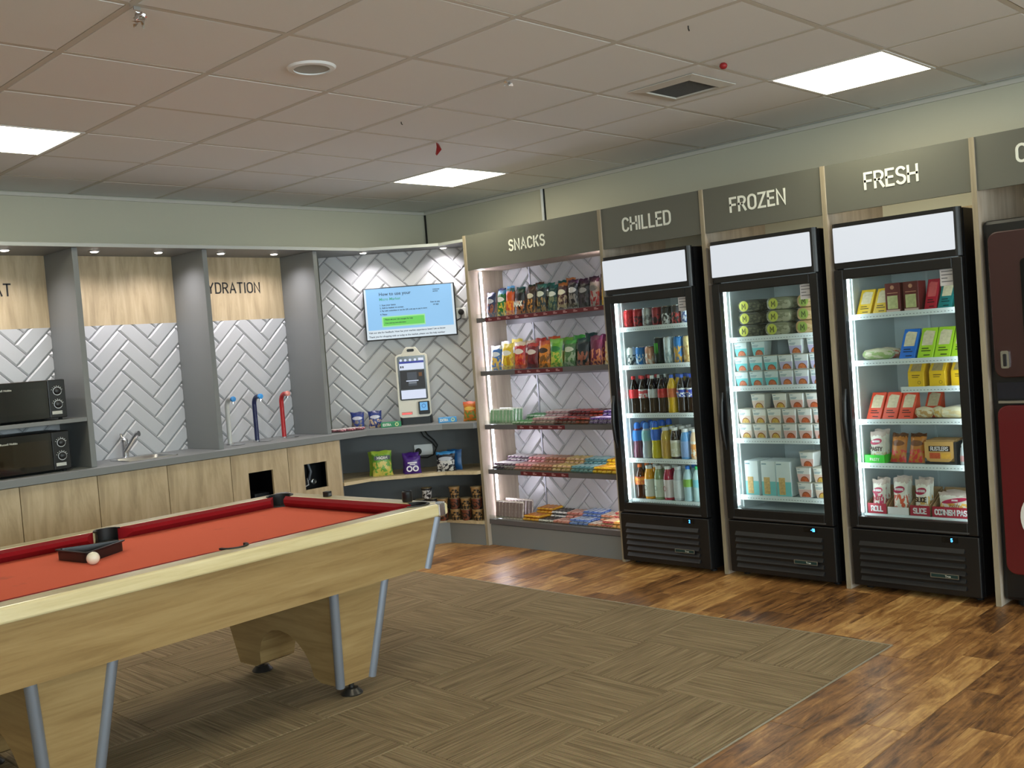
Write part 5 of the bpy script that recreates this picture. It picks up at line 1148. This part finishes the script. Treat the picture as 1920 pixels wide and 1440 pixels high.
def tray(lx, w, txt, desc, hh=.055, m=CARDR, d=.19, ly=.118):
    t = thing('card_tray', desc, 'tray', FW(F3,lx,ly,z), RZ)
    B().box(-w/2,0,0,w/2,.003,hh).build('front', m, t)
    B().box(-w/2,.003,0,w/2,d,.003).hexa([(-w/2,.003,0),(-w/2+.003,.003,0),(-w/2+.003,d,0),(-w/2,d,0)],[(-w/2,.003,hh),(-w/2+.003,.003,hh),(-w/2+.003,d,.13),(-w/2,d,.13)]).hexa([(w/2-.003,.003,0),(w/2,.003,0),(w/2,d,0),(w/2-.003,d,0)],[(w/2-.003,.003,hh),(w/2,.003,hh),(w/2,d,.13),(w/2-.003,d,.13)]).box(-w/2,d-.003,0,w/2,d,.13).build('sides', KRAFT, t)
    if txt: lettering(B(), txt, 0, .014, -.0002, .026, .0065, .0008, True, .14, 1.0 if len(txt) < 8 else .92).build('lettering', OVW, t)
    return t
tray(-.235,.105,'ROLL','crimson card tray lettered ROLL at left, bottom fresh shelf'); tray(-.118,.115,'','plain white card tray between ROLL and SLICE trays, bottom fresh shelf',.04,mat('tray_white',(222,216,214),.5)); tray(.0,.105,'SLICE','crimson card tray lettered SLICE, bottom fresh shelf'); tray(.178,.225,'CORNISH PASTY','wide crimson card tray lettered CORNISH PASTY, bottom fresh shelf')
z2 = z+.0035
pasty(FW(F3,-.234,.148,z2+.002),'crimson roll bag in the ROLL tray, front one, bottom fresh shelf',.080,.175,(190,50,90),'HOT',CARDR,(-.10,0,RZ-.05),0,.55); pasty(FW(F3,-.232,.200,z2+.002),'roll bag in the ROLL tray, rear one, bottom fresh shelf',.080,.18,(150,80,60),None,None,(-.10,0,RZ-.1),3,.5)
pasty(FW(F3,-.118,.155,z2),'orange red roll bag in the plain white tray, front one, bottom fresh shelf',.088,.19,(206,90,60),None,None,(-.12,0,RZ-.05),2,.5); pasty(FW(F3,-.118,.203,z2),'orange red roll bag in the plain white tray, rear one, bottom fresh shelf',.088,.195,(196,80,60),None,None,(-.12,0,RZ-.04),4,.5)
pasty(FW(F3,.0,.155,z2),'golden bag in the SLICE tray, front one, bottom fresh shelf',.084,.185,(214,170,96),'SLICE',BR,(-.12,0,RZ-.03),1,.5); pasty(FW(F3,.0,.203,z2),'golden bag in the SLICE tray, rear one, bottom fresh shelf',.084,.19,(206,160,96),None,None,(-.12,0,RZ-.03),3,.5)
for k in range(3): pasty(FW(F3,.178,.144+.049*k,z2+.002),'large pasty bag in CORNISH PASTY tray, %s from front, bottom fresh shelf' % nth(k),.185,.12,(226,176,90),'PASTY' if k == 0 else None,mat('pasty_yellow',(150,100,20),.5),(-.20,0,RZ),k,.55)

# ---- corner worktop and shelves
DZ = -PI/4
def CP(x, y, z): return (x, y, z)
for k in range(3):
    o = place('sweet_packet', bar_mesh(.15,.06,.022,k), pack('pink_sweets',(206,140,150),(226,214,214),(96,50,56),.25,.9,seed=2), (-1.37+.07*k,-.385-.02*k,ZC+.0005), 0, 'pink and white sweet packet on corner worktop, %s from left' % nth(k), 'sweet packet', 'pink sweet packets', rot=(0,0,.15+.1*k))
for k in range(2):
    place('sweet_bag', bag_mesh(.105,.13,.045,k), pack('blue_sweets_%d'%k,(40,60,130),(30,44,104),(206,180,150) if k else (120,110,100),.28,.5,logo=(206,206,220),seed=4+k), (-1.17+.10*k,-.375-.09*k,ZC+.0005), 0, 'dark blue sweet bag on corner worktop, %s one' % ('left','right')[k], 'sweet bag', 'blue sweet bags', rot=(-.1,0,DZ+.1*k))
def boxpack(nm, label, loc, c, txt, w=.155, h=.04):
    t = thing('mint_box', label, 'box', loc, DZ+.12)
    B().box(-w/2,-.03,0,w/2,.03,h).build('carton', mat('mint_'+nm,c,.4), t, bevel=.002, seg=1); lettering(B(), txt, -w*.2, h*.3, -.0302, h*.42, h*.1, .0006, True).build('lettering', LETTER, t)
    B().lathe([(h*.2,0),(h*.36,0),(h*.36,.0008),(h*.2,.0008)],16,M=Matrix.Rotation(PI/2,4,'X'),c=(w*.28,-.03,h*.5),caps=False).build('ring_mark', mat('mint_ring',(206,220,150),.5), t)
boxpack('green','green mint box left of the payment kiosk',(-1.015,-.585,ZC),(30,130,84),'EXTRA'); boxpack('blue','blue mint box right of the payment kiosk',(-.685,-.865,ZC),(60,150,214),'EXTRA',.14)
place('sweet_bag', bag_mesh(.115,.15,.05,1), pack('orange_sweets',(214,120,40),(206,90,50),(120,140,60),.28,.5,logo=(240,200,90),seed=8), (-.60,-1.035,ZC+.0005), 0, 'orange sweet bag at the right end of corner worktop', 'sweet bag', rot=(-.1,0,DZ-.3))
z = .5625
o = place('sweet_bag', bag_mesh(.155,.19,.055,0), pack('green_sweets',(104,160,60),(150,180,60),(206,190,90),.3,.55,seed=3), (-1.115,-.565,z), 0, 'tall green sweet bag on the middle corner shelf', 'sweet bag', rot=(-.08,0,DZ+.2))
B().box(-.06,-.030,.122,.062,-.027,.152).build('name_plate', mat('plate_black',(20,24,30),.4), o); lettering(B(),'MAOAM',0,.127,-.0302,.02,.0042,.0006,True,.14).build('lettering', LETTER, o)
place('sweet_bag', bag_mesh(.15,.185,.05,2), mat('green_back',(130,160,50),.35,var=.2), (-1.10,-.50,z), 0, 'second green sweet bag half hidden behind the first, middle corner shelf', 'sweet bag', rot=(-.08,0,DZ+.2))
for k in range(2):
    o = place('sweet_bag', bag_mesh(.13,.135+.02*k,.05,3+k), mat('purple_bag',(70,36,124),.3,var=.25,bscale=30,bump=.3), (-.96+.035*k,-.735+.06*k,z), 0, 'deep purple sweet bag on middle corner shelf, %s one' % ('front','rear')[k], 'sweet bag', 'purple sweet bags', rot=(-.08,0,DZ+.05))
    if k == 0:
        for x in (-.024,.024): B().lathe([(.013,0),(.023,0),(.023,.0012),(.013,.0012)],16,M=Matrix.Rotation(PI/2,4,'X'),c=(x,-.027,.038),caps=False).build('white_ring', mat('ring_white',(226,222,230),.5), o)
        B().box(-.035,-.0275,.078,.035,-.0265,.088).box(-.02,-.0275,.066,.02,-.0265,.073).build('small_print', mat('ring_white',(226,222,230),.5), o)
place('sweet_bag', bag_mesh(.15,.15,.05,4), pack('milk_black',(22,24,34),(50,130,190),(190,190,186),.3,.55,logo=(170,176,186),seed=6), (-.79,-.925,z), 0, 'black and blue milk bottle sweet bag, middle corner shelf', 'sweet bag', rot=(-.1,0,DZ-.1)); place('sweet_bag', bag_mesh(.14,.155,.05,1), mat('blue_bag',(30,84,140),.35,var=.3), (-.70,-.925,z), 0, 'blue sweet bag behind the black one, middle corner shelf', 'sweet bag', rot=(-.05,0,DZ-.6))
z = .1845
def pot(loc, c1, c2, label, h=.082, r=.041):
    t = thing('noodle_pot', label, 'noodle pot', loc, DZ, 'pots on the lower corner shelf')
    put('cup', cached(('pot',h,r), lambda: B().lathe([(r*.8,0),(r*.82,.004),(r,h-.006),(r*1.06,h-.005),(r*1.06,h),(r*.98,h+.001)],18).mesh('cup', DUMMY, smooth=True)), t, m=pack('pot_%d_%d_%d'%c1, c1, c1, c2, .35, .8, seed=c1[0]))
    put('foil_lid', cached(('potl',h,r), lambda: B().lathe([(r*1.05,h+.0008),(r*1.05,h+.002)],18).mesh('foil_lid', DUMMY)), t, m=mat('foil_lid',(196,180,140),.35,.6)); return t
px = [(-.800,-.865),(-.745,-.945),(-.715,-1.035),(-.690,-1.13)]
for lv in range(3):
    for k, (x, y) in enumerate(px):
        if lv == 2 and k in (0,2): continue
        pot((x,y,z+.0005+.0855*lv), (150,116,70) if (k+lv) % 2 else (110,60,40), (30,26,24), 'brown and gold noodle pot, %s from left, %s layer, lower corner shelf' % (nth(k),RW_[lv]))
for k, (x, y) in enumerate(((-.922,-.745),(-.855,-.81))):
    for lv in range(2): pot((x+.03,y+.03,z+.0005+.0855*lv), (30,30,34), (190,190,190), 'black pot with white lettering, %s one, %s layer, lower corner shelf' % (('left','right')[k],RW_[lv]))
pot((-.857,-.752,z+.0005+.0855*2), (30,30,34), (190,190,190), 'black pot with white lettering on top of the others, lower corner shelf')
for k in range(2): place('nut_bag', bag_mesh(.12,.17,.05,k), pack('green_nuts',(30,110,70),(30,90,60),(190,190,120),.3,.5,seed=3), (-1.29+.09*k,-.375-.09*k,z), 0, 'dark green snack bag on the lower corner shelf, %s one' % ('left','right')[k], 'snack bag', 'green snack bags', rot=(-.1,0,DZ))
for k in range(2): place('nut_bag', bag_mesh(.12,.175,.05,2+k), pack('cream_nuts',(206,196,160),(214,206,180),(214,120,50),.3,.5,seed=5), (-1.10+.09*k,-.565-.09*k,z), 0, 'cream and orange snack bag on the lower corner shelf, %s one' % ('left','right')[k], 'snack bag', 'cream snack bags', rot=(-.1,0,DZ))
_d = {k: v for k, v in _labels.items() if len(v) > 1}
if _d: print('DUPLICATE LABELS', _d)
